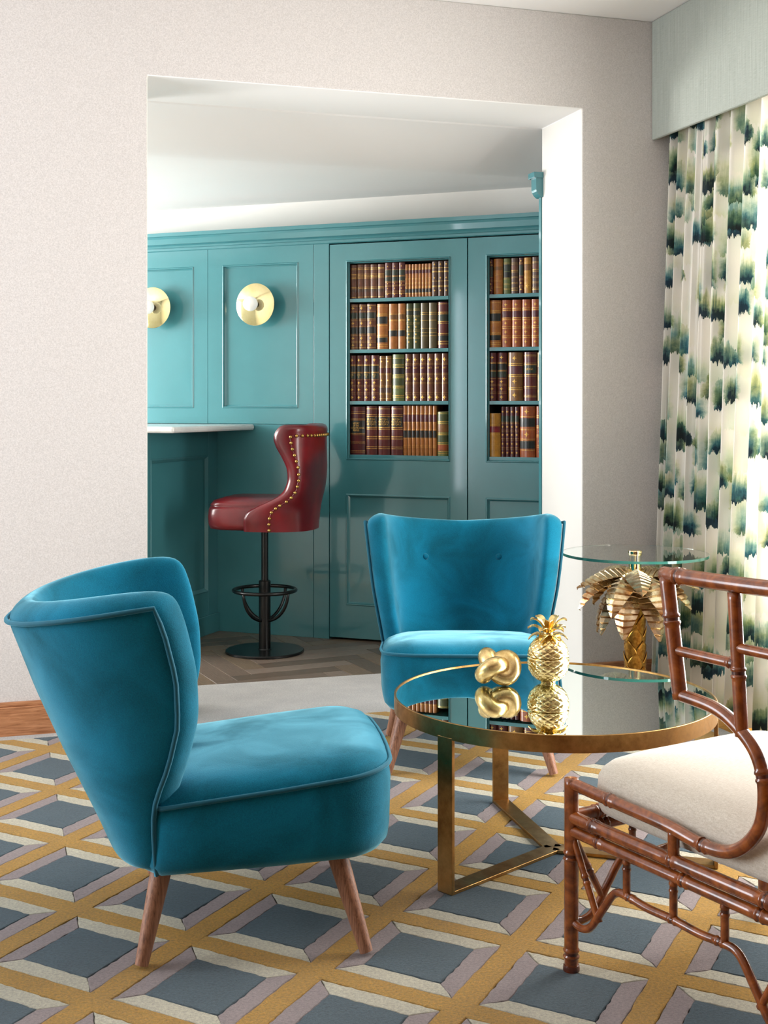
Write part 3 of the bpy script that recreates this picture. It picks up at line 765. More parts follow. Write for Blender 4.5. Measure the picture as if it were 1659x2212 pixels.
# ------------------------------------------------------------------ bar stool
def make_stool():
    yaw = math.atan2(-EU.y, -EU.x) + R(9)
    s = thing('bar_stool', 'oxblood leather bar stool with brass nailheads on a black pedestal', 'bar stool', (1.267, 6.014, 0), yaw)
    MB().lathe([(.185, 0), (.190, .002), (.190, .010), (.187, .013), (.034, .014), (.031, .018)], 64).build('base_plate', M['black'], s, autosmooth=30)
    MB().lathe([(.0285, .014), (.0285, .345), (.024, .348)], 24).build('lower_column', M['black'], s, autosmooth=30)
    MB().lathe([(.017, .345), (.017, .605)], 20).build('upper_column', M['black'], s, autosmooth=30)
    ring = [(.150 * math.cos(a), .150 * math.sin(a), .300) for a in [2 * math.pi * k / 48 for k in range(48)]]
    MB().tube(ring, .009, 10, closed=True).build('foot_ring', M['black'], s, smooth=True)
    for k in range(4):
        a = R(45 + 90 * k + 20); c_, s_ = math.cos(a), math.sin(a)
        pts = [(.150 * math.cos(R(b)), .300 - .148 * math.sin(R(b))) for b in range(0, 91, 9)]
        pts[-1] = (.026, pts[-1][1])
        MB().tube([(max(r_, .026) * c_, max(r_, .026) * s_, z) for r_, z in pts], .0075, 8).build('foot_ring_brace', M['black'], s, smooth=True)
    MB().box(-.075, .075, -.075, .075, .590, .606).build('mounting_plate', M['black'], s)
    # seat cushion: rounded pad, x forward
    def outline(ins, n=48):
        out = []
        for k in range(n):
            a = 2 * math.pi * k / n; ca_, sa_ = math.cos(a), math.sin(a); e = 2 / 4.6
            x = .02 + (.225 - ins) * math.copysign(abs(ca_) ** e, ca_); y = (.206 - ins) * math.copysign(abs(sa_) ** e, sa_)
            out.append((x, y))
        return out
    lv = [(.03, .604), (.006, .610), (0, .628), (-.003, .665), (.0, .700), (.006, .714), (.012, .716), (.006, .722), (.022, .742), (.07, .757), (.13, .760), (.19, .760)]
    rings = [[(x, y, z) for x, y in outline(i)] for i, z in lv]; n = 48
    vs = [p for r in rings for p in r] + [(.02, 0, .760)]
    fs = [(i * n + k, i * n + (k + 1) % n, (i + 1) * n + (k + 1) % n, (i + 1) * n + k) for i in range(len(lv) - 1) for k in range(n)]
    fs += [((len(lv) - 1) * n + k, (len(lv) - 1) * n + (k + 1) % n, len(vs) - 1) for k in range(n)] + [tuple(reversed(range(n)))]
    mesh_obj('seat', vs, fs, M['leather'], s, smooth=True)
    # wrap-around shell; front edge profile swoops from the top of the wing to low beside the seat
    def xf(z): return interp(z, [(.600, .034), (.660, .032), (.700, .010), (.725, -.045), (.745, -.105), (.770, -.155), (.80, -.190), (.85, -.207), (.90, -.203), (.95, -.178), (1.0, -.145), (1.04, -.130), (1.07, -.137), (1.1, -.165)])
    def xr(z): return interp(z, [(.600, -.258), (.70, -.266), (.85, -.279), (1.0, -.288), (1.1, -.293)])
    def wd(z): return interp(z, [(.600, .214), (.66, .228), (.75, .235), (.9, .238), (1.1, .240)])
    NT_, NV = 28, 26
    def outer(i, j):
        th = -math.pi / 2 + math.pi * i / NT_; z = .602 + (1.092 - .602) * j / NV
        c_ = math.cos(th); sn = math.sin(th)
        f, r_ = xf(z), xr(z)
        x = f + (r_ - f) * abs(c_) ** .62; y = wd(z) * math.copysign(abs(sn) ** .8, sn)
        return Vector((x, y, z))
    O = [[outer(i, j) for j in range(NV + 1)] for i in range(NT_ + 1)]
    def nrm(i, j):
        a = O[min(i + 1, NT_)][j] - O[max(i - 1, 0)][j]; b = O[i][min(j + 1, NV)] - O[i][max(j - 1, 0)]
        n_ = a.cross(b); n_.normalize()
        ctr = Vector((-.05, 0, O[i][j].z))
        return n_ if n_.dot(O[i][j] - ctr) > 0 else -n_
    TH = .050
    I = []
    for i in range(NT_ + 1):
        row = []
        for j in range(NV + 1):
            p = O[i][j]; d = Vector((p.x + .04, p.y, 0)); d = Vector((d.x * .8, d.y, 0)).normalized()
            row.append(p - d * TH)
        I.append(row)
    vs = []; idx = {}
    def put(key, p): idx[key] = len(vs); vs.append(p)
    for i in range(NT_ + 1):
        for j in range(NV + 1): put(('o', i, j), O[i][j]); put(('i', i, j), I[i][j])
    fs = []
    for i in range(NT_):
        for j in range(NV):
            fs.append((idx['o', i, j], idx['o', i, j + 1], idx['o', i + 1, j + 1], idx['o', i + 1, j]))
            fs.append((idx['i', i, j], idx['i', i + 1, j], idx['i', i + 1, j + 1], idx['i', i, j + 1]))
    loop = [(0, j) for j in range(NV + 1)] + [(i, NV) for i in range(1, NT_ + 1)] + [(NT_, j) for j in range(NV - 1, -1, -1)]
    for q, (i, j) in enumerate(loop):
        fwd = Vector((1, 0, 0)) if i in (0, NT_) else Vector((0, 0, 0))
        if j == NV: fwd = fwd * .5 + Vector((0, 0, 1))
        mid = (O[i][j] + I[i][j]) / 2 + fwd.normalized() * .022 if fwd.length else (O[i][j] + I[i][j]) / 2
        put(('m', i, j), mid)
    for (a, b) in zip(loop, loop[1:]):
        fs.append((idx['o', *a], idx['o', *b], idx['m', *b], idx['m', *a]))
        fs.append((idx['m', *a], idx['m', *b], idx['i', *b], idx['i', *a]))
    sh = mesh_obj('backrest', vs, fs, M['leather'], s, smooth=True)
    bm = bmesh.new(); bm.from_mesh(sh.data); bmesh.ops.recalc_face_normals(bm, faces=bm.faces); bm.to_mesh(sh.data); bm.free()
    sub = sh.modifiers.new('sub', 'SUBSURF'); sub.levels = 1; sub.render_levels = 1
    # nailheads just inside the edge of the outer shell
    nm = bpy.data.meshes.new('nailhead'); bm = bmesh.new(); bmesh.ops.create_uvsphere(bm, u_segments=10, v_segments=6, radius=.0082); bm.to_mesh(nm); bm.free()
    for p in nm.polygons: p.use_smooth = True
    nm.materials.append(M['nail'])
    path = []
    for sgn in (0, NT_):
        col = [outer(2.2 if sgn == 0 else NT_ - 2.2, j * .25) for j in range(0, int(NV * 4) - 7)]
        path.append(col)
    top = [outer(2.2 + (NT_ - 4.4) * k / 120, NV - 2.0) for k in range(121)]
    full = path[0] + top + list(reversed(path[1]))
    acc = 0.0; last = full[0]; step = .030; nxt = .01
    for p in full[1:]:
        acc += (p - last).length
        if acc >= nxt:
            d = Vector((p.x + .04, p.y, 0)).normalized()
            o = bpy.data.objects.new('nailhead', nm); COL.objects.link(o); o.parent = s; o.location = p + d * .003; nxt += step
        last = p
    trim = MB().tube([p + Vector((p.x + .04, p.y, 0)).normalized() * .0005 for p in full], .0032, 6); trim.build('leather_trim', M['leather'], s, smooth=True)
    return s
make_stool()

# ================================================================== RUG
RX0, RX1, RY0, RY1, RYD = -1.35, 2.50, 1.15, 4.655, 5.32     # patterned field, then plain pile through the opening
rug = thing('patterned_rug', 'carved wool rug with mustard lattice and slate blue diamonds', 'rug', (0, 0, 0))
m = MB(); m.box(RX0 - .06, RX1 + .06, RY0 - .06, 4.71, .0005, .006); m.box(XO0 + .005, XO1 - .005, 4.71, RYD, .0005, .006)
m.build('backing', M['r_plain'], rug)
def clip(poly, a, b, c):            # keep a*x+b*y<=c
    out = []
    for (p, q) in zip(poly, poly[1:] + poly[:1]):
        dp, dq = a * p[0] + b * p[1] - c, a * q[0] + b * q[1] - c
        if dp <= 0: out.append(p)
        if dp * dq < 0:
            k = dp / (dp - dq); out.append((p[0] + (q[0] - p[0]) * k, p[1] + (q[1] - p[1]) * k))
    return out
def inset(poly, d):
    n = len(poly); out = []
    for i in range(n):
        p0, p1, p2 = Vector(poly[i - 1]), Vector(poly[i]), Vector(poly[(i + 1) % n])
        e1 = (p1 - p0).normalized(); e2 = (p2 - p1).normalized()
        n1 = Vector((-e1.y, e1.x)); n2 = Vector((-e2.y, e2.x))
        b = n1 + n2
        if b.length < 1e-5: b = n1
        b.normalize(); c = max(.35, b.dot(n1)); out.append(tuple(p1 + b * (d / c)))
    return out
def area2(p): return .5 * sum(a[0] * b[1] - b[0] * a[1] for a, b in zip(p, p[1:] + p[:1]))
def pile_mesh(poly, h, mat, rnd, seglen=.014, jit=.0020):
    if area2(poly) < 0: poly = poly[::-1]
    cnts = [max(1, int((Vector(b) - Vector(a)).length / seglen)) for a, b in zip(poly, poly[1:] + poly[:1])]
    rings = []
    J = [[(rnd.uniform(-jit, jit), rnd.uniform(-jit, jit)) for _ in range(c)] for c in cnts]
    for (ins, z) in ((-.0004, .004), (.0002, h * .74), (.0010, h * .95), (.0026, h)):
        q = inset(poly, ins); ring = []
        for i, c in enumerate(cnts):
            a, b = q[i], q[(i + 1) % len(q)]
            for k in range(c):
                jx, jy = J[i][k] if k else (0, 0)
                ring.append((a[0] + (b[0] - a[0]) * k / c + jx, a[1] + (b[1] - a[1]) * k / c + jy, z))
        rings.append(ring)
    n = len(rings[0]); vs = [p for r in rings for p in r]
    fs = [(i * n + k, i * n + (k + 1) % n, (i + 1) * n + (k + 1) % n, (i + 1) * n + k) for i in range(3) for k in range(n)]
    fs.append(tuple(3 * n + k for k in range(n)))
    me = bpy.data.meshes.new('pile'); me.from_pydata(vs, [], fs); me.materials.append(mat)
    for p in me.polygons: p.use_smooth = len(p.vertices) == 4
    me.update(); return me
GX, GY, OX, OY = .2298, .2410, .4199, 2.8073
def lat(i, j): return (OX + GX * (i + j), OY + GY * (j - i))
PITCH = math.hypot(GX, GY)
yw, bw = .058 / PITCH, .047 / PITCH          # widths as a fraction of the lattice pitch
lo, hi = yw / 2, 1 - yw / 2
def cellpt(a, b): return (GX * (a + b), GY * (b - a))     # a along A (down-right), b along B (up-right)
def P(l): return [cellpt(a, b) for a, b in l]
s0, s1 = lo + bw, hi - bw
PIECES = [('slate_diamond', 'r_grey', .0138, P([(s0, s0), (s1, s0), (s1, s1), (s0, s1)])),
          ('cream_border', 'r_cream', .0128, P([(lo, lo), (hi, lo), (s1, s0), (s0, s0)])),
          ('cream_border', 'r_cream', .0128, P([(lo, hi), (s0, s1), (s1, s1), (hi, hi)])),
          ('mauve_border', 'r_mauve', .0128, P([(lo, lo), (s0, s0), (s0, s1), (lo, hi)])),
          ('mauve_border', 'r_mauve', .0128, P([(hi, lo), (hi, hi), (s1, s1), (s1, s0)]))]
rr = random.Random(11)
VAR = [[pile_mesh(p, h, M[mt], rr) for _ in range(3)] for (_, mt, h, p) in PIECES]
def clip_field(poly):
    for (a, b, c) in ((1, 0, RX1), (-1, 0, -RX0), (0, 1, RY1), (0, -1, -RY0)):
        poly = clip(poly, a, b, c)
        if len(poly) < 3: return None
    return poly
def linkpile(name, me, loc):
    o = bpy.data.objects.new(name, me); COL.objects.link(o); o.parent = rug; o.location = loc
for i in range(-12, 13):
    for j in range(-12, 13):
        ox, oy = lat(i, j)
        for k, (name, mt, h, p) in enumerate(PIECES):
            q = [(x + ox, y + oy) for x, y in p]
            c = clip_field(q)
            if not c or abs(area2(c)) < 4e-4: continue
            if abs(abs(area2(c)) - abs(area2(q))) < 1e-9: linkpile(name, VAR[k][rr.randrange(3)], (ox, oy, 0))
            else: linkpile(name, pile_mesh(c, h, M[mt], rr), (0, 0, 0))
for fam in (0, 1):
    for k in range(-13, 14):
        a0, a1 = -26, 26
        if fam == 0: quad = [(a0, k - yw / 2), (a1, k - yw / 2), (a1, k + yw / 2), (a0, k + yw / 2)]
        else: quad = [(k - yw / 2, a0), (k + yw / 2, a0), (k + yw / 2, a1), (k - yw / 2, a1)]
        q = [(OX + x, OY + y) for x, y in P(quad)]
        c = clip_field(q)
        if not c or abs(area2(c)) < 6e-4: continue
        # drop near-duplicate corner points produced by the clip
        cc = [c[0]]
        for p in c[1:]:
            if math.hypot(p[0] - cc[-1][0], p[1] - cc[-1][1]) > .004: cc.append(p)
        if len(cc) >= 3: linkpile('mustard_stripe', pile_mesh(cc, .0132 + .0003 * fam, M['r_yel'], rr, .03, .0022), (0, 0, 0))
rr2 = random.Random(5)
for (name, q) in (('plain_border', [(RX0 - .055, RY1), (RX1 + .055, RY1), (RX1 + .055, 4.705), (RX0 - .055, 4.705)]),
                  ('plain_field', [(XO0 + .008, 4.705), (XO1 - .008, 4.705), (XO1 - .008, RYD), (XO0 + .008, RYD)]),
                  ('plain_border', [(RX1, RY0 - .055), (RX1 + .055, RY0 - .055), (RX1 + .055, RY1), (RX1, RY1)]),
                  ('plain_border', [(RX0 - .055, RY0 - .055), (RX0, RY0 - .055), (RX0, RY1), (RX0 - .055, RY1)]),
                  ('plain_border', [(RX0, RY0 - .055), (RX1, RY0 - .055), (RX1, RY0), (RX0, RY0)])):
    linkpile(name, pile_mesh(q, .0132, M['r_plain'], rr2, .03, .0012), (0, 0, 0))
ZR = .014       # walking surface of the rug

# ================================================================== TEAL VELVET CHAIRS
def make_chair():
    c = thing('cocktail_chair', 'teal velvet cocktail chair seen from its side in the left foreground', 'chair', (0, 0, 0), group='teal velvet cocktail chairs')
    def ztop(th): return .704 + .066 * (abs(th) / (math.pi / 2)) ** 1.6
    def wd(z): return interp(z, [(.190, .262), (.26, .276), (.35, .288), (.55, .322), (.78, .352)])
    def xr(z): return interp(z, [(.190, -.335), (.22, -.350), (.28, -.378), (.42, -.452), (.55, -.512), (.70, -.570), (.78, -.600)])
    def xf(z): return interp(z, [(.190, -.230), (.31, -.236), (.36, -.230), (.43, -.204), (.52, -.184), (.62, -.188), (.72, -.212), (.78, -.236)])
    NT_, NV = 24, 18
    def outer(th, v):
        z = .190 + (ztop(th) - .190) * v
        if v < .06: k = .965 + .035 * (v / .06)
        else: k = 1.0
        f, r_ = xf(z), xr(z)
        x = f + (r_ - f) * math.cos(th) ** .85; y = wd(z) * k * math.sin(th)
        return Vector((x, y, z))
    ths = [-math.pi / 2 + math.pi * i / NT_ for i in range(NT_ + 1)]
    O = [[outer(t_, j / NV) for j in range(NV + 1)] for t_ in ths]
    def normal(i, j):
        a = O[min(i + 1, NT_)][j] - O[max(i - 1, 0)][j]; b = O[i][min(j + 1, NV)] - O[i][max(j - 1, 0)]
        n_ = a.cross(b).normalized()
        return n_ if n_.dot(O[i][j] - Vector((-.1, 0, O[i][j].z + .1))) > 0 else -n_
    vs = []; idx = {}
    def put(key, p): idx[key] = len(vs); vs.append(p)
    I = {}
    for i in range(NT_ + 1):
        for j in range(NV + 1):
            n_ = normal(i, j); TH = .060 + .012 * (j / NV)
            p = O[i][j] - n_ * TH
            # let the inner skin run on to the rolled front and top edge
            e = abs(ths[i]) / (math.pi / 2)
            p = p + Vector((.030 * e ** 4, 0, .012 * (j / NV) ** 6))
            I[i, j] = p
            put(('o', i, j), O[i][j]); put(('i', i, j), p)
    fs = []
    for i in range(NT_):
        for j in range(NV):
            fs.append((idx['o', i, j], idx['o', i, j + 1], idx['o', i + 1, j + 1], idx['o', i + 1, j]))
            fs.append((idx['i', i, j], idx['i', i + 1, j], idx['i', i + 1, j + 1], idx['i', i, j + 1]))
    loop = [(0, j) for j in range(NV + 1)] + [(i, NV) for i in range(1, NT_ + 1)] + [(NT_, j) for j in range(NV - 1, -1, -1)]
    for (i, j) in loop:
        out = Vector((0, 0, 0))
        if i in (0, NT_): out += Vector((1, 0, 0))
        if j == NV: out += Vector((-.25, 0, 1))
        out.normalize()
        a, b = O[i][j], I[i, j]
        put(('m1', i, j), a.lerp(b, .22) + out * .020); put(('m2', i, j), a.lerp(b, .72) + out * .024)
    seq = ['o', 'm1', 'm2', 'i']
    for (a, b) in zip(loop, loop[1:]):
        for q in range(3):
            fs.append((idx[seq[q], *a], idx[seq[q], *b], idx[seq[q + 1], *b], idx[seq[q + 1], *a]))
    for i in range(NT_):
        fs.append((idx['o', i, 0], idx['o', i + 1, 0], idx['i', i + 1, 0], idx['i', i, 0]))
    # soft button dimples in the inner back
    bpos = []
    for sy in (-1, 1):
        best = min(((i, j) for i in range(NT_ + 1) for j in range(NV + 1)), key=lambda k: (I[k].y - sy * .125) ** 2 + (I[k].z - .625) ** 2)
        bpos.append(best); vs[idx['i', *best]] = I[best] - (I[best] - O[best[0]][best[1]]).normalized() * .012
    sh = mesh_obj('backrest', vs, fs, M['velvet'], c, smooth=True)
    bm = bmesh.new(); bm.from_mesh(sh.data); bmesh.ops.recalc_face_normals(bm, faces=bm.faces); bm.to_mesh(sh.data); bm.free()
    sub = sh.modifiers.new('sub', 'SUBSURF'); sub.levels = 2; sub.render_levels = 2
    for k in bpos:
        n_ = (I[k] - O[k[0]][k[1]]).normalized(); T = Matrix.Translation(I[k] - n_ * .006) @ n_.to_track_quat('Z', 'Y').to_matrix().to_4x4()
        MB().lathe([(.0005, .010), (.007, .009), (.011, .005), (.0125, 0)][::-1], 16, T).build('button', M['velvet'], c, smooth=True)
    MB().tube([O[i][j] + (O[i][j] - Vector((-.1, 0, O[i][j].z))).normalized() * .003 for (i, j) in loop], .0055, 8).build('back_piping', M['velvet_p'], c, smooth=True)
    # seat: upholstered box with crowned top, the rear tucked inside the curved back
    def outline(ins):
        pts = []
        hw = .287 - ins; fx = .279 - ins; r_ = max(.02, .125 - ins)
        for k in range(9):                               # front left corner
            a = R(90 - 90 * k / 8); pts.append((fx - r_ + r_ * math.cos(a), hw - .006 - r_ + r_ * math.sin(a)))
        for k in range(1, 4): pts.append((fx + .006 * math.sin(math.pi * k / 4), (hw - r_) * (1 - k / 2)))
        for k in range(9):
            a = R(-90 * k / 8); pts.append((fx - r_ + r_ * math.cos(a), -(hw - .006 - r_) + r_ * math.sin(a)))
        for k in range(1, 5): pts.append((.12 - .34 * k / 4, -hw - .002))
        for k in range(1, 12):                           # hidden rear half ellipse
            a = R(-90 - 180 * k / 12); pts.append((-.22 + max(.012, .095 - ins) * math.cos(a), (hw - .012) * math.sin(a)))
        for k in range(4, 0, -1): pts.append((.12 - .34 * k / 4, hw + .002))
        return pts
    zb = lambda x: .188 + .018 * (x + .25) / .5
    zp = lambda x: .336 + .056 * (x + .25) / .5
    lev = [(.055, zb, 0), (.020, zb, .004), (.004, zb, .022), (0, zb, .05)]
    rings = [[(x, y, f(x) + dz) for x, y in outline(i)] for (i, f, dz) in lev]
    rings.append([(x, y, zp(x) - .035) for x, y in outline(-.003)]); rings.append([(x, y, zp(x)) for x, y in outline(.002)])
    n = len(rings[0])
    def ringmesh(rings, cap_top, cap_bot):
        vs = [p for r in rings for p in r]; m_ = len(rings)
        fs = [(i * n + k, i * n + (k + 1) % n, (i + 1) * n + (k + 1) % n, (i + 1) * n + k) for i in range(m_ - 1) for k in range(n)]
        if cap_bot: fs.append(tuple(reversed(range(n))))
        if cap_top:
            cx = sum(p[0] for p in rings[-1]) / n; cz = sum(p[2] for p in rings[-1]) / n
            vs.append((cx, 0, cz)); fs += [((m_ - 1) * n + k, (m_ - 1) * n + (k + 1) % n, len(vs) - 1) for k in range(n)]
        # outline runs clockwise: flip
        return vs, [tuple(reversed(f)) for f in fs]
    vs, fs = ringmesh(rings, False, True); mesh_obj('seat_base', vs, fs, M['velvet'], c, smooth=True)
    top = [(.002, 0), (.006, .010), (.020, .024), (.048, .036), (.09, .043), (.14, .046), (.19, .047)]
    rings = []
    for (ins, dz) in top: rings.append([(x, y, zp(x) + dz) for x, y in outline(ins)])
    vs, fs = ringmesh(rings, True, False); mesh_obj('seat_cushion', vs, fs, M['velvet'], c, smooth=True)
    op = [(x, y, zp(x) + .001) for x, y in outline(-.002)]
    MB().tube(op, .0052, 8, closed=True).build('seat_piping', M['velvet_p'], c, smooth=True)
    for (xt, yt, xb, yb) in ((.150, .205, .215, .266), (-.215, .215, -.262, .266)):
        for sy in (-1, 1):
            a, b = Vector((xt, sy * yt, .225)), Vector((xb, sy * yb, .006))
            d = b - a; pts = [a + d * k / 6 for k in range(7)]
            MB().tube(pts, [.0235, .0225, .0212, .0195, .0178, .0160, .0142], 16).build('leg', M['leg'], c, autosmooth=50)
    return c
ch = make_chair()
ch.location = (.604, 2.904, ZR); ch.rotation_euler = (0, 0, R(-9.5))
ch2 = copy_tree(ch)
ch2.location = (1.53, 3.967, ZR); ch2.rotation_euler = (0, 0, R(-108.5))
ch2['label'] = 'teal velvet cocktail chair facing the viewer behind the mirrored table'

# ================================================================== COFFEE TABLE
TC = Vector((1.428, 3.069)); TR = .428
tb = thing('coffee_table', 'round mirrored coffee table with brass rim and three flat brass legs', 'table', (TC.x, TC.y, ZR))
TR = .424
ring = [(TR - .007, .375), (TR, .375), (TR, .4155), (TR - .001, .4165), (TR - .0045, .4165), (TR - .0055, .4155), (TR - .0055, .405)]
m = MB(); seg = 128; n = len(ring)
vs = [(r_ * math.cos(2 * math.pi * k / seg), r_ * math.sin(2 * math.pi * k / seg), z) for (r_, z) in ring for k in range(seg)]
fs = [(i * seg + k, i * seg + (k + 1) % seg, ((i + 1) % n) * seg + (k + 1) % seg, ((i + 1) % n) * seg + k) for i in range(n) for k in range(seg)]
m.add(vs, fs).build('rim', M['brass_rim'], tb, autosmooth=40)
MB().lathe([(TR - .0058, .400), (TR - .0058, .4135)], 128).build('mirror_top', M['mirror'], tb, autosmooth=40)
MB().lathe([(TR - .009, .388), (TR - .009, .3995)], 96).build('under_tray', M['brass_rim'], tb, autosmooth=40)
for a in (207, 87, 327):
    T = Matrix.Rotation(R(a), 4, 'Z')
    m = MB(); rb = TR - .010
    m.box(rb, rb + .010, -.024, .024, 0, .380, T)
    m.build('leg', M['brass_rim'], tb, bevel=.0012)
    m = MB(); m.box(.0, rb, -.024, .024, 0.0, .009, T)
    m.build('base_bar', M['brass_rim'], tb, bevel=.0012)

ZT = ZR + .4138
# ------------------------------------------------------------------ gold knot ornament
def at_table(px, py, z):
    Rv = Vector((math.cos(R(17.3)), -math.sin(R(17.3)), 0)); Fv = Vector((math.sin(R(17.3)), math.cos(R(17.3)), 0))
    ray = Fv + Rv * (px - 829.5) / FPX + Vector((0, 0, (HOR - py) / FPX))
    return Vector((0, 0, 1.2)) + ray * ((z - 1.2) / ray.z)
pk = at_table(1072, 1478, ZT)
kn = thing('knot_ornament', 'satin gold looped knot ornament lying on the mirrored table', 'ornament', (pk.x, pk.y, ZT), R(-17.3))
S_ = .0150
pts = []
for k in range(96):
    a = 2 * math.pi * k / 96
    pts.append(Vector((S_ * (math.sin(a) + 2 * math.sin(2 * a)), S_ * (math.cos(a) - 2 * math.cos(2 * a)), -S_ * 1.25 * math.sin(3 * a))))
Rk = Matrix.Rotation(R(14), 4, 'X') @ Matrix.Rotation(R(75), 4, 'Z')
pts = [Rk @ p for p in pts]
rk = .0245
zmin = min(p.z for p in pts) - rk
pts = [p - Vector((0, 0, zmin)) for p in pts]
MB().tube(pts, rk, 20, closed=True).build('knot', M['gold_soft'], kn, smooth=True)

# ------------------------------------------------------------------ gold pineapple box
pp = at_table(1184, 1474, ZT)
pa = thing('pineapple_ornament', 'gold pineapple box with spiky leaf crown standing on the mirrored table', 'ornament', (pp.x, pp.y, ZT), R(-17.3))
def pine(z0f, z1f, name):
    H, RM = .132, .0545
    NU, NVv = 96, 48; vs = []; fs = []
    for j in range(NVv + 1):
        f = z0f + (z1f - z0f) * j / NVv
        u = 2 * f - 1; prof = RM * (max(0.0, 1 - abs(u) ** 2.5)) ** .55 * (1.03 - .06 * f)
        prof = max(prof, .018 if f < .5 else .012)
        for k in range(NU):
            a = 2 * math.pi * k / NU
            A_ = 11 * a / (2 * math.pi); B_ = f * 7.2
            p1 = (A_ + B_) % 1.0; p2 = (A_ - B_) % 1.0
            e = min(min(p1, 1 - p1), min(p2, 1 - p2))
            rise = .0034 * min(1, e / .16) ** .6 + .0012 * (.5 - max(abs(p1 - .5), abs(p2 - .5)))
            if min(abs(f - .545), 1) < .012: rise = -.0015
            r_ = prof + rise * min(1, prof / .03)
            vs.append((r_ * math.cos(a), r_ * math.sin(a), .001 + f * H))
    for j in range(NVv):
        for k in range(NU): fs.append((j * NU + k, j * NU + (k + 1) % NU, (j + 1) * NU + (k + 1) % NU, (j + 1) * NU + k))
    fs.append(tuple(reversed(range(NU)))); fs.append(tuple(NVv * NU + k for k in range(NU)))
    mesh_obj(name, vs, fs, M['gold'], pa, smooth=True)
pine(0, .545, 'body'); pine(.545, 1.0, 'lid')
def crown_leaf(az, z, length, rise, droop, wmax):
    m = MB(); N = 9; vs = []; fs = []
    for k in range(N + 1):
        t_ = k / N
        x = .007 + length * t_; zz = z + rise * math.sin(t_ * math.pi * .5) - droop * t_ ** 2.4
        w_ = wmax * (math.sin(math.pi * min(1, .12 + .88 * t_ * .97)) ** .7) if t_ < 1 else .0004
        th = .0012
        for (yy, dz) in ((-w_, .002), (0, -.0015), (w_, .002)):
            vs.append((x, yy, zz + dz + th)); vs.append((x, yy, zz + dz - th))
    for k in range(N):
        b, c_ = 6 * k, 6 * (k + 1)
        fs += [(b, c_, c_ + 2, b + 2), (b + 2, c_ + 2, c_ + 4, b + 4), (b + 3, c_ + 3, c_ + 1, b + 1), (b + 5, c_ + 5, c_ + 3, b + 3), (b + 1, c_ + 1, c_, b), (b + 4, c_ + 4, c_ + 5, b + 5)]
    fs += [(0, 2, 4, 5, 3, 1), (6 * N, 6 * N + 1, 6 * N + 3, 6 * N + 5, 6 * N + 4, 6 * N + 2)]
    m.add(vs, fs, Matrix.Rotation(az, 4, 'Z')); m.build('crown_leaf', M['gold'], pa, smooth=False)
for tier, (z, cnt_, L, rise, droop, off) in enumerate([(.128, 6, .048, .016, .024, 0), (.137, 5, .050, .028, .016, .4), (.144, 5, .046, .044, .012, .9)]):
    for k in range(cnt_): crown_leaf(off + 2 * math.pi * k / cnt_, z, L, rise, droop, .0130)
MB().lathe([(.013, .124), (.015, .132), (.012, .144), (.009, .156), (.006, .163), (.0005, .166)], 20).build('crown_stalk', M['gold'], pa, smooth=True)

# ================================================================== GILDED PALM SIDE TABLE
pt = thing('palm_side_table', 'gilded palm tree side table with round clear glass top', 'side table', (2.316, 4.254, ZR))
ZG = .618
MB().lathe([(.036, .02), (.033, .30), (.030, .53)], 24).build('trunk', M['trunk_gold'], pt, smooth=True)
bs = bpy.data.meshes.new('bark_scale'); vs = []; fs = []
NA, NZ_ = 8, 6
for j in range(NZ_ + 1):
    f = j / NZ_
    hw_ = R(62) * (1 - max(0, (f - .45) / .55) ** 1.6)          # pointed tip
    for k in range(NA + 1):
        a = -hw_ + 2 * hw_ * k / NA
        r_ = .0365 + .0085 * f + .002 * math.cos(a * 1.4)
        vs.append((r_ * math.cos(a), r_ * math.sin(a), .098 * f - .012 * abs(a) * f))
for j in range(NZ_):
    for k in range(NA): q = j * (NA + 1) + k; fs.append((q, q + 1, q + NA + 2, q + NA + 1))
bs.from_pydata(vs, [], fs); bs.materials.append(M['trunk_gold'])
for p in bs.polygons: p.use_smooth = True
for r_ in range(10):
    for k in range(4):
        o = bpy.data.objects.new('bark_scale', bs); COL.objects.link(o); o.parent = pt
        o.location = (0, 0, .015 + .048 * r_); o.rotation_euler = (0, 0, R(90 * k + 45 * (r_ % 2) + 20)); sc_ = 1.0 - .015 * r_; o.scale = (sc_, sc_, 1)
        sd = o.modifiers.new('thick', 'SOLIDIFY'); sd.thickness = .0022; sd.offset = -1
MB().lathe([(.17, 0.0), (.175, .003), (.175, .018), (.17, .022)], 48).build('base', M['trunk_gold'], pt, autosmooth=35)
MB().lathe([(.030, .50), (.024, .56), (.024, ZG)], 28).build('neck', M['brass'], pt, autosmooth=35)
MB().lathe([(.026, ZG + .0102), (.026, ZG + .016), (.024, ZG + .019)], 28).build('cap', M['brass'], pt, autosmooth=35)
g = MB(); g.lathe([(.2725, ZG), (.2725, ZG + .010)], 96)
me_o = mesh_obj('glass_top', g.v, g.f, None, pt, mats=[M['glass'], M['glass_edge']], midx=[1 if len(f) == 4 else 0 for f in g.f])
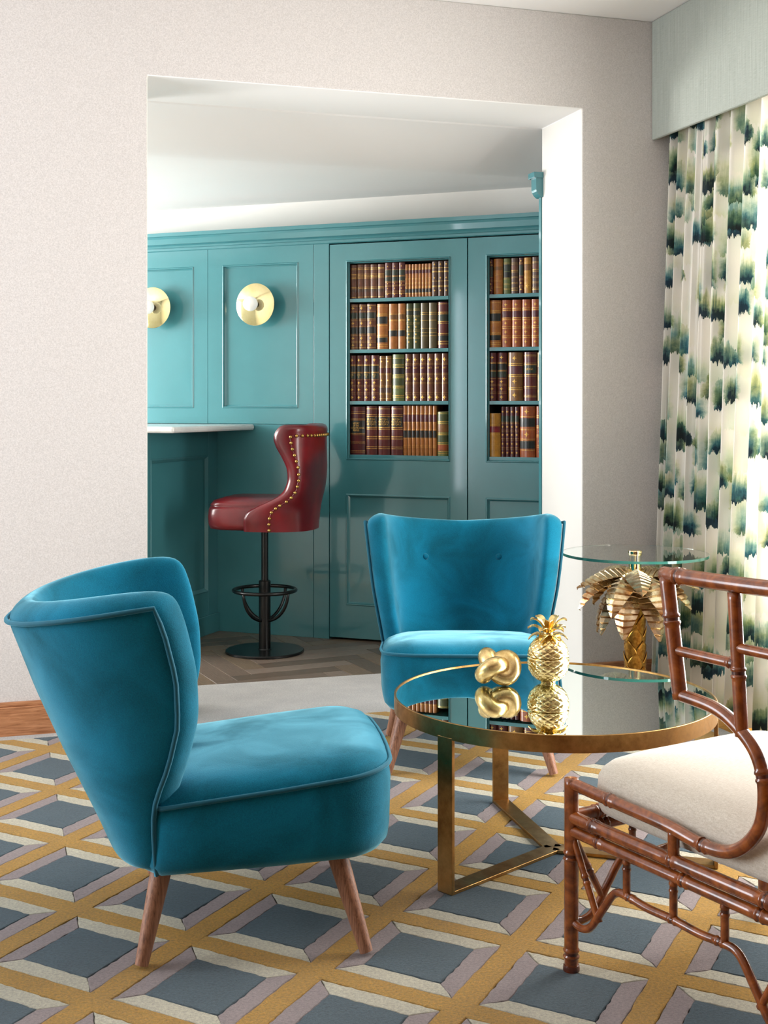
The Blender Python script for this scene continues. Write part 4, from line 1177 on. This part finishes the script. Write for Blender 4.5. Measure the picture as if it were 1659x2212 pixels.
def palm_leaf(az, L, droop, wmax, z0, tilt):
    N = 11; vs = []; fs = []
    th = .0009
    out = Vector((math.cos(az), math.sin(az), 0)); side = Vector((-math.sin(az), math.cos(az), 0))
    prevp = None
    for k in range(N + 1):
        t_ = k / N
        ang = tilt - droop * t_ ** .85
        if prevp is None: p = out * .022 + Vector((0, 0, z0))
        else: p = prevp + (out * math.cos(ang) + Vector((0, 0, math.sin(ang)))) * (L / N)
        prevp = p
        for (fr, wf, bump_) in ((0.0, .86, -.0030), (.16, 1.0, .0020), (.84, .97, .0028)):     # each rib stands proud, torn gap between ribs
            if k == N and fr > 0: continue
            tt = min(1, t_ + fr / N)
            dirv = out * math.cos(ang) + Vector((0, 0, math.sin(ang)))
            pp_ = p + dirv * (fr * L / N)
            w_ = wmax * (math.sin(math.pi * min(1, (.06 + .94 * tt)) ** .80)) ** .62 * wf if tt < .999 else .001
            nrm = (Vector((0, 0, math.cos(ang))) - out * math.sin(ang))
            for q, dn in ((-1, -.40), (-.5, -.13), (0, .10), (.5, -.13), (1, -.40)):
                c_ = pp_ + side * (w_ * q) + nrm * (w_ * dn + bump_) - dirv * (abs(q) * w_ * .25)
                vs.append(c_ + nrm * th); vs.append(c_ - nrm * th)
    rows = len(vs) // 10
    for r_ in range(rows - 1):
        b, c_ = 10 * r_, 10 * (r_ + 1)
        for q in range(4):
            fs.append((b + 2 * q, c_ + 2 * q, c_ + 2 * q + 2, b + 2 * q + 2)); fs.append((b + 2 * q + 3, c_ + 2 * q + 3, c_ + 2 * q + 1, b + 2 * q + 1))
        fs.append((b + 1, c_ + 1, c_, b)); fs.append((b + 8, c_ + 8, c_ + 9, b + 9))
    mesh_obj('leaf', vs, fs, M['palm_gold'], pt, smooth=False)
rl = random.Random(2)
for k in range(7): palm_leaf(2 * math.pi * k / 7 + .2 + rl.uniform(-.1, .1), .255 + rl.uniform(-.02, .02), 1.75 + rl.uniform(-.1, .15), .056, .545, R(22))
for k in range(7): palm_leaf(2 * math.pi * (k + .5) / 7 + rl.uniform(-.12, .12), .26 + rl.uniform(-.02, .02), 1.45, .054, .520, R(-10))
for k in range(5): palm_leaf(2 * math.pi * k / 5 + .5 + rl.uniform(-.12, .12), .23, .95, .048, .560, R(16))

# ================================================================== BAMBOO ARMCHAIR
def make_bamboo():
    b = thing('bamboo_armchair', 'brown bamboo tub armchair with cream linen seat, cut by the right edge', 'armchair', (1.515, 2.186, ZR), R(103.9))
    HX, HY = .300, .290
    def pole(name, pts, r_, nodes=(), per=0, seg=10):
        if per: pts = spline(pts, per)
        else:
            q = [Vector(p) for p in pts]; pts = []
            for a, c in zip(q, q[1:]):
                k = max(1, int((c - a).length / .012)); pts += [a + (c - a) * i / k for i in range(k)]
            pts.append(q[-1])
        pts = [Vector(p) for p in pts]
        L = [0.0]
        for a, c in zip(pts, pts[1:]): L.append(L[-1] + (c - a).length)
        # refine around nodes
        tot = L[-1]; fr = sorted(set([round(x / tot, 5) for x in L] + [round(max(0, min(1, f + d / tot)), 5) for f in nodes for d in (-.012, -.008, -.005, -.002, 0, .002, .005, .008, .012)]))
        P2 = []; Rr = []
        for f in fr:
            s_ = f * tot; i = 0
            while i < len(L) - 2 and L[i + 1] < s_: i += 1
            k = (s_ - L[i]) / max(1e-9, L[i + 1] - L[i]); P2.append(pts[i].lerp(pts[i + 1], k))
            rad = r_
            for nf in nodes:
                d = abs(f - nf) * tot
                if d < .003: rad = r_ * .93
                elif d < .009: rad = r_ * 1.16
            Rr.append(rad)
        o = MB().tube(P2, Rr, seg).build(name, M['bamboo'], b, smooth=True)
        for nf in nodes:
            s_ = nf * tot; i = 0
            while i < len(L) - 2 and L[i + 1] < s_: i += 1
            k = (s_ - L[i]) / max(1e-9, L[i + 1] - L[i]); p = pts[i].lerp(pts[i + 1], k); d = (pts[i + 1] - pts[i]).normalized()
            MB().tube([p - d * .0028, p + d * .0028], r_ * 1.0, 10, caps=False).build('node_ring', M['node'], o, smooth=True)
        return o
    zs = 0.0
    # four legs; the front ones stop at the arm rail, the rear ones carry on into the back
    for sy in (1, -1):
        pole('leg', [(HX, sy * HY, 0), (HX, sy * HY, .402)], .0150, (.09, .60), seg=14)
        MB().lathe([(.0175, 0), (.0178, .006), (.0165, .012)], 16, Matrix.Translation((HX, sy * HY, 0))).build('foot', M['node'], b, autosmooth=40)
        pole('leg', [(-HX, sy * HY, 0), (-HX, sy * HY, .32)], .0150, (.11, .70), seg=14)
        MB().lathe([(.0175, 0), (.0178, .006), (.0165, .012)], 16, Matrix.Translation((-HX, sy * HY, 0))).build('foot', M['node'], b, autosmooth=40)
        # arm: flat run behind the front leg, C sweep up to the arm post
        def sp(s_, z): return (HX - s_, sy * HY, z)
        pole('arm_rail', [sp(0.004, .392), sp(.14, .388), sp(.28, .384), sp(.385, .374), sp(.455, .388), sp(.508, .440), sp(.522, .505), sp(.508, .565), sp(.470, .604), sp(.41, .632), sp(.318, .640)], .0125, (.135, .43, .72), per=8, seg=12)
        pole('arm_post', [sp(.318, .632), sp(.282, .858)], .0150, (.65,), seg=12)
        pole('arm_upright', [sp(.470, .596), sp(.452, .850)], .0125, (.44,), seg=12)
        pole('arm_rung', [sp(.300, .722), sp(.461, .722)], .0100, (.93,), seg=10)
        pole('arm_rung', [sp(.458, .752), sp(.60, .752)], .0100, (.9,), seg=10)
        pole('arm_upright', [sp(.605, .30), sp(.605, .862)], .0140, (.35, .75), seg=12)
        pole('rail_strut', [sp(.300, .318), sp(.300, .384)], .0115, (), seg=10)
    # top rail goes round the back
    pole('top_rail', [(HX - .274, HY, .862), (-HX + .08, HY, .866), (-HX, HY - .03, .868), (-HX - .03, HY - .12, .868), (-HX - .03, -HY + .12, .868), (-HX, -HY + .03, .868), (-HX + .08, -HY, .866), (HX - .274, -HY, .862)], .0150, (.035, .30, .70, .965), per=10, seg=12)
    for k in (-1, 0, 1): pole('back_upright', [(-HX, k * .14, .30), (-HX - .03, k * .14, .86)], .0115, (.4,), seg=10)
    pole('back_rung', [(-HX - .015, -.28, .60), (-HX - .015, .28, .60)], .0105, (.3, .7), seg=10)
    # seat rails (double) and apron on the four faces
    faces = [((HX, HY), (-HX, HY)), ((HX, -HY), (-HX, -HY)), ((HX, HY), (HX, -HY)), ((-HX, HY), (-HX, -HY))]
    for (p, q) in faces:
        p, q = Vector(p), Vector(q); L = (q - p).length; d = (q - p) / L
        def fp(s_, z): v = p + d * s_; return (v.x, v.y, z)
        pole('seat_rail', [fp(.0, .322), fp(L, .322)], .0135, (.12, .5, .88), seg=12)
        pole('seat_rail', [fp(.0, .293), fp(L, .293)], .0120, (.15, .55, .86), seg=12)
        ap = [(0, .105), (.03, .099), (.062, .112), (.10, .162), (.135, .205), (.17, .212), (.23, .208), (L / 2, .210), (L - .23, .208), (L - .17, .212), (L - .135, .205), (L - .10, .162), (L - .062, .112), (L - .03, .099), (L, .105)]
        pole('apron', [fp(s_, z) for s_, z in ap], .0085, (.33, .5, .67), per=6, seg=8)
        for s_ in (.17, .30 if L > .59 else L / 2, L - .17): pole('apron_strut', [fp(s_, .21), fp(s_, .287)], .0078, (.8,), seg=8)
        pole('apron_brace', [fp(.006, .280), fp(.088, .130)], .0075, (.5,), seg=8)
        pole('apron_brace', [fp(L - .006, .280), fp(L - .088, .130)], .0075, (.5,), seg=8)
    # cream cushion
    def ol(ins, n=56):
        out = []
        for k in range(n):
            a = 2 * math.pi * k / n; ca_, sa_ = math.cos(a), math.sin(a); e = 2 / 8.0
            out.append((.298 * math.copysign(abs(ca_) ** e, ca_) * (1 - ins / .3) - .008, .268 * math.copysign(abs(sa_) ** e, sa_) * (1 - ins / .27)))
        return out
    lv = [(.02, .337), (.004, .341), (0, .352), (-.002, .385), (.0, .412), (.006, .426), (.02, .440), (.05, .454), (.10, .465), (.16, .470), (.22, .472)]
    n = 56
    rings = [[(x, y, z) for x, y in ol(i)] for i, z in lv]
    vs = [p for r in rings for p in r] + [(-.008, 0, .4725)]
    fs = [(i * n + k, i * n + (k + 1) % n, (i + 1) * n + (k + 1) % n, (i + 1) * n + k) for i in range(len(lv) - 1) for k in range(n)]
    fs += [((len(lv) - 1) * n + k, (len(lv) - 1) * n + (k + 1) % n, len(vs) - 1) for k in range(n)] + [tuple(reversed(range(n)))]
    mesh_obj('seat_cushion', vs, fs, M['linen'], b, smooth=True)
make_bamboo()

# ================================================================== PELMET AND CURTAIN
pe = thing('pelmet', 'sage grey linen pelmet box over the printed curtain', 'pelmet', (2.657, 0, 2.314))
MB().box(0, .02, 0.0, YP - .002, 0, ZC - 2.314 - .001).build('front_board', M['pelmet'], pe, bevel=.006)
MB().box(.02, XR - 2.657 - .002, 0.0, YP - .002, ZC - 2.314 - .03, ZC - 2.314 - .001).build('top_board', M['pelmet'], pe)
MB().box(.02, XR - 2.657 - .002, 0.0, .02, 0, ZC - 2.314 - .03).build('end_board', M['pelmet'], pe)
def curtain():
    NF = 15; y_hi, y_lo = 4.715, 3.55
    NS, NZ = 360, 34
    vs = []; uvs = []; rc = random.Random(4)
    ph = [rc.uniform(.72, 1.3) for _ in range(NF + 1)]; cum = [0]
    for p in ph: cum.append(cum[-1] + p)
    am = [rc.uniform(.75, 1.2) for _ in range(NF + 2)]
    z1, z0 = 2.55, .018
    for j in range(NZ + 1):
        z = z1 + (z0 - z1) * j / NZ; t_ = j / NZ; acc = 0; prev = None
        for i in range(NS + 1):
            s_ = i / NS; q = s_ * NF
            k = int(min(NF - 1, q)); fr = q - k
            yy = (cum[k] + (cum[k + 1] - cum[k]) * fr) / cum[NF]
            a = .030 * (am[k] * (1 - fr) + am[k + 1] * fr) * (.75 + .35 * t_)
            wv = math.sin(2 * math.pi * fr)
            wv = math.copysign(abs(wv) ** .75, wv) + .25 * math.sin(4 * math.pi * fr + k)
            y = y_hi - (y_hi - y_lo) * yy + .012 * math.cos(2 * math.pi * fr) * t_ - .03 * t_ * (yy < .04)
            x = 2.735 - .085 * t_ ** .9 + a * wv + .006 * math.sin(3 * t_ + k)
            p = Vector((x, y, z))
            if prev is not None and j == 0: pass
            vs.append(p)
    # arc length along the top edge is the printed cloth's own coordinate
    L = [0.0]
    for i in range(NS): L.append(L[-1] + (vs[i + 1] - vs[i]).length)
    for j in range(NZ + 1):
        for i in range(NS + 1): uvs.append((L[i], vs[j * (NS + 1)].z))
    fs = [(j * (NS + 1) + i, j * (NS + 1) + i + 1, (j + 1) * (NS + 1) + i + 1, (j + 1) * (NS + 1) + i) for j in range(NZ) for i in range(NS)]
    o = mesh_obj('curtain', vs, fs, M['curtain'], smooth=True, uvs=uvs)
    return tag(o, 'cream curtain printed with watercolour teal and olive trees', 'curtain')
curtain()
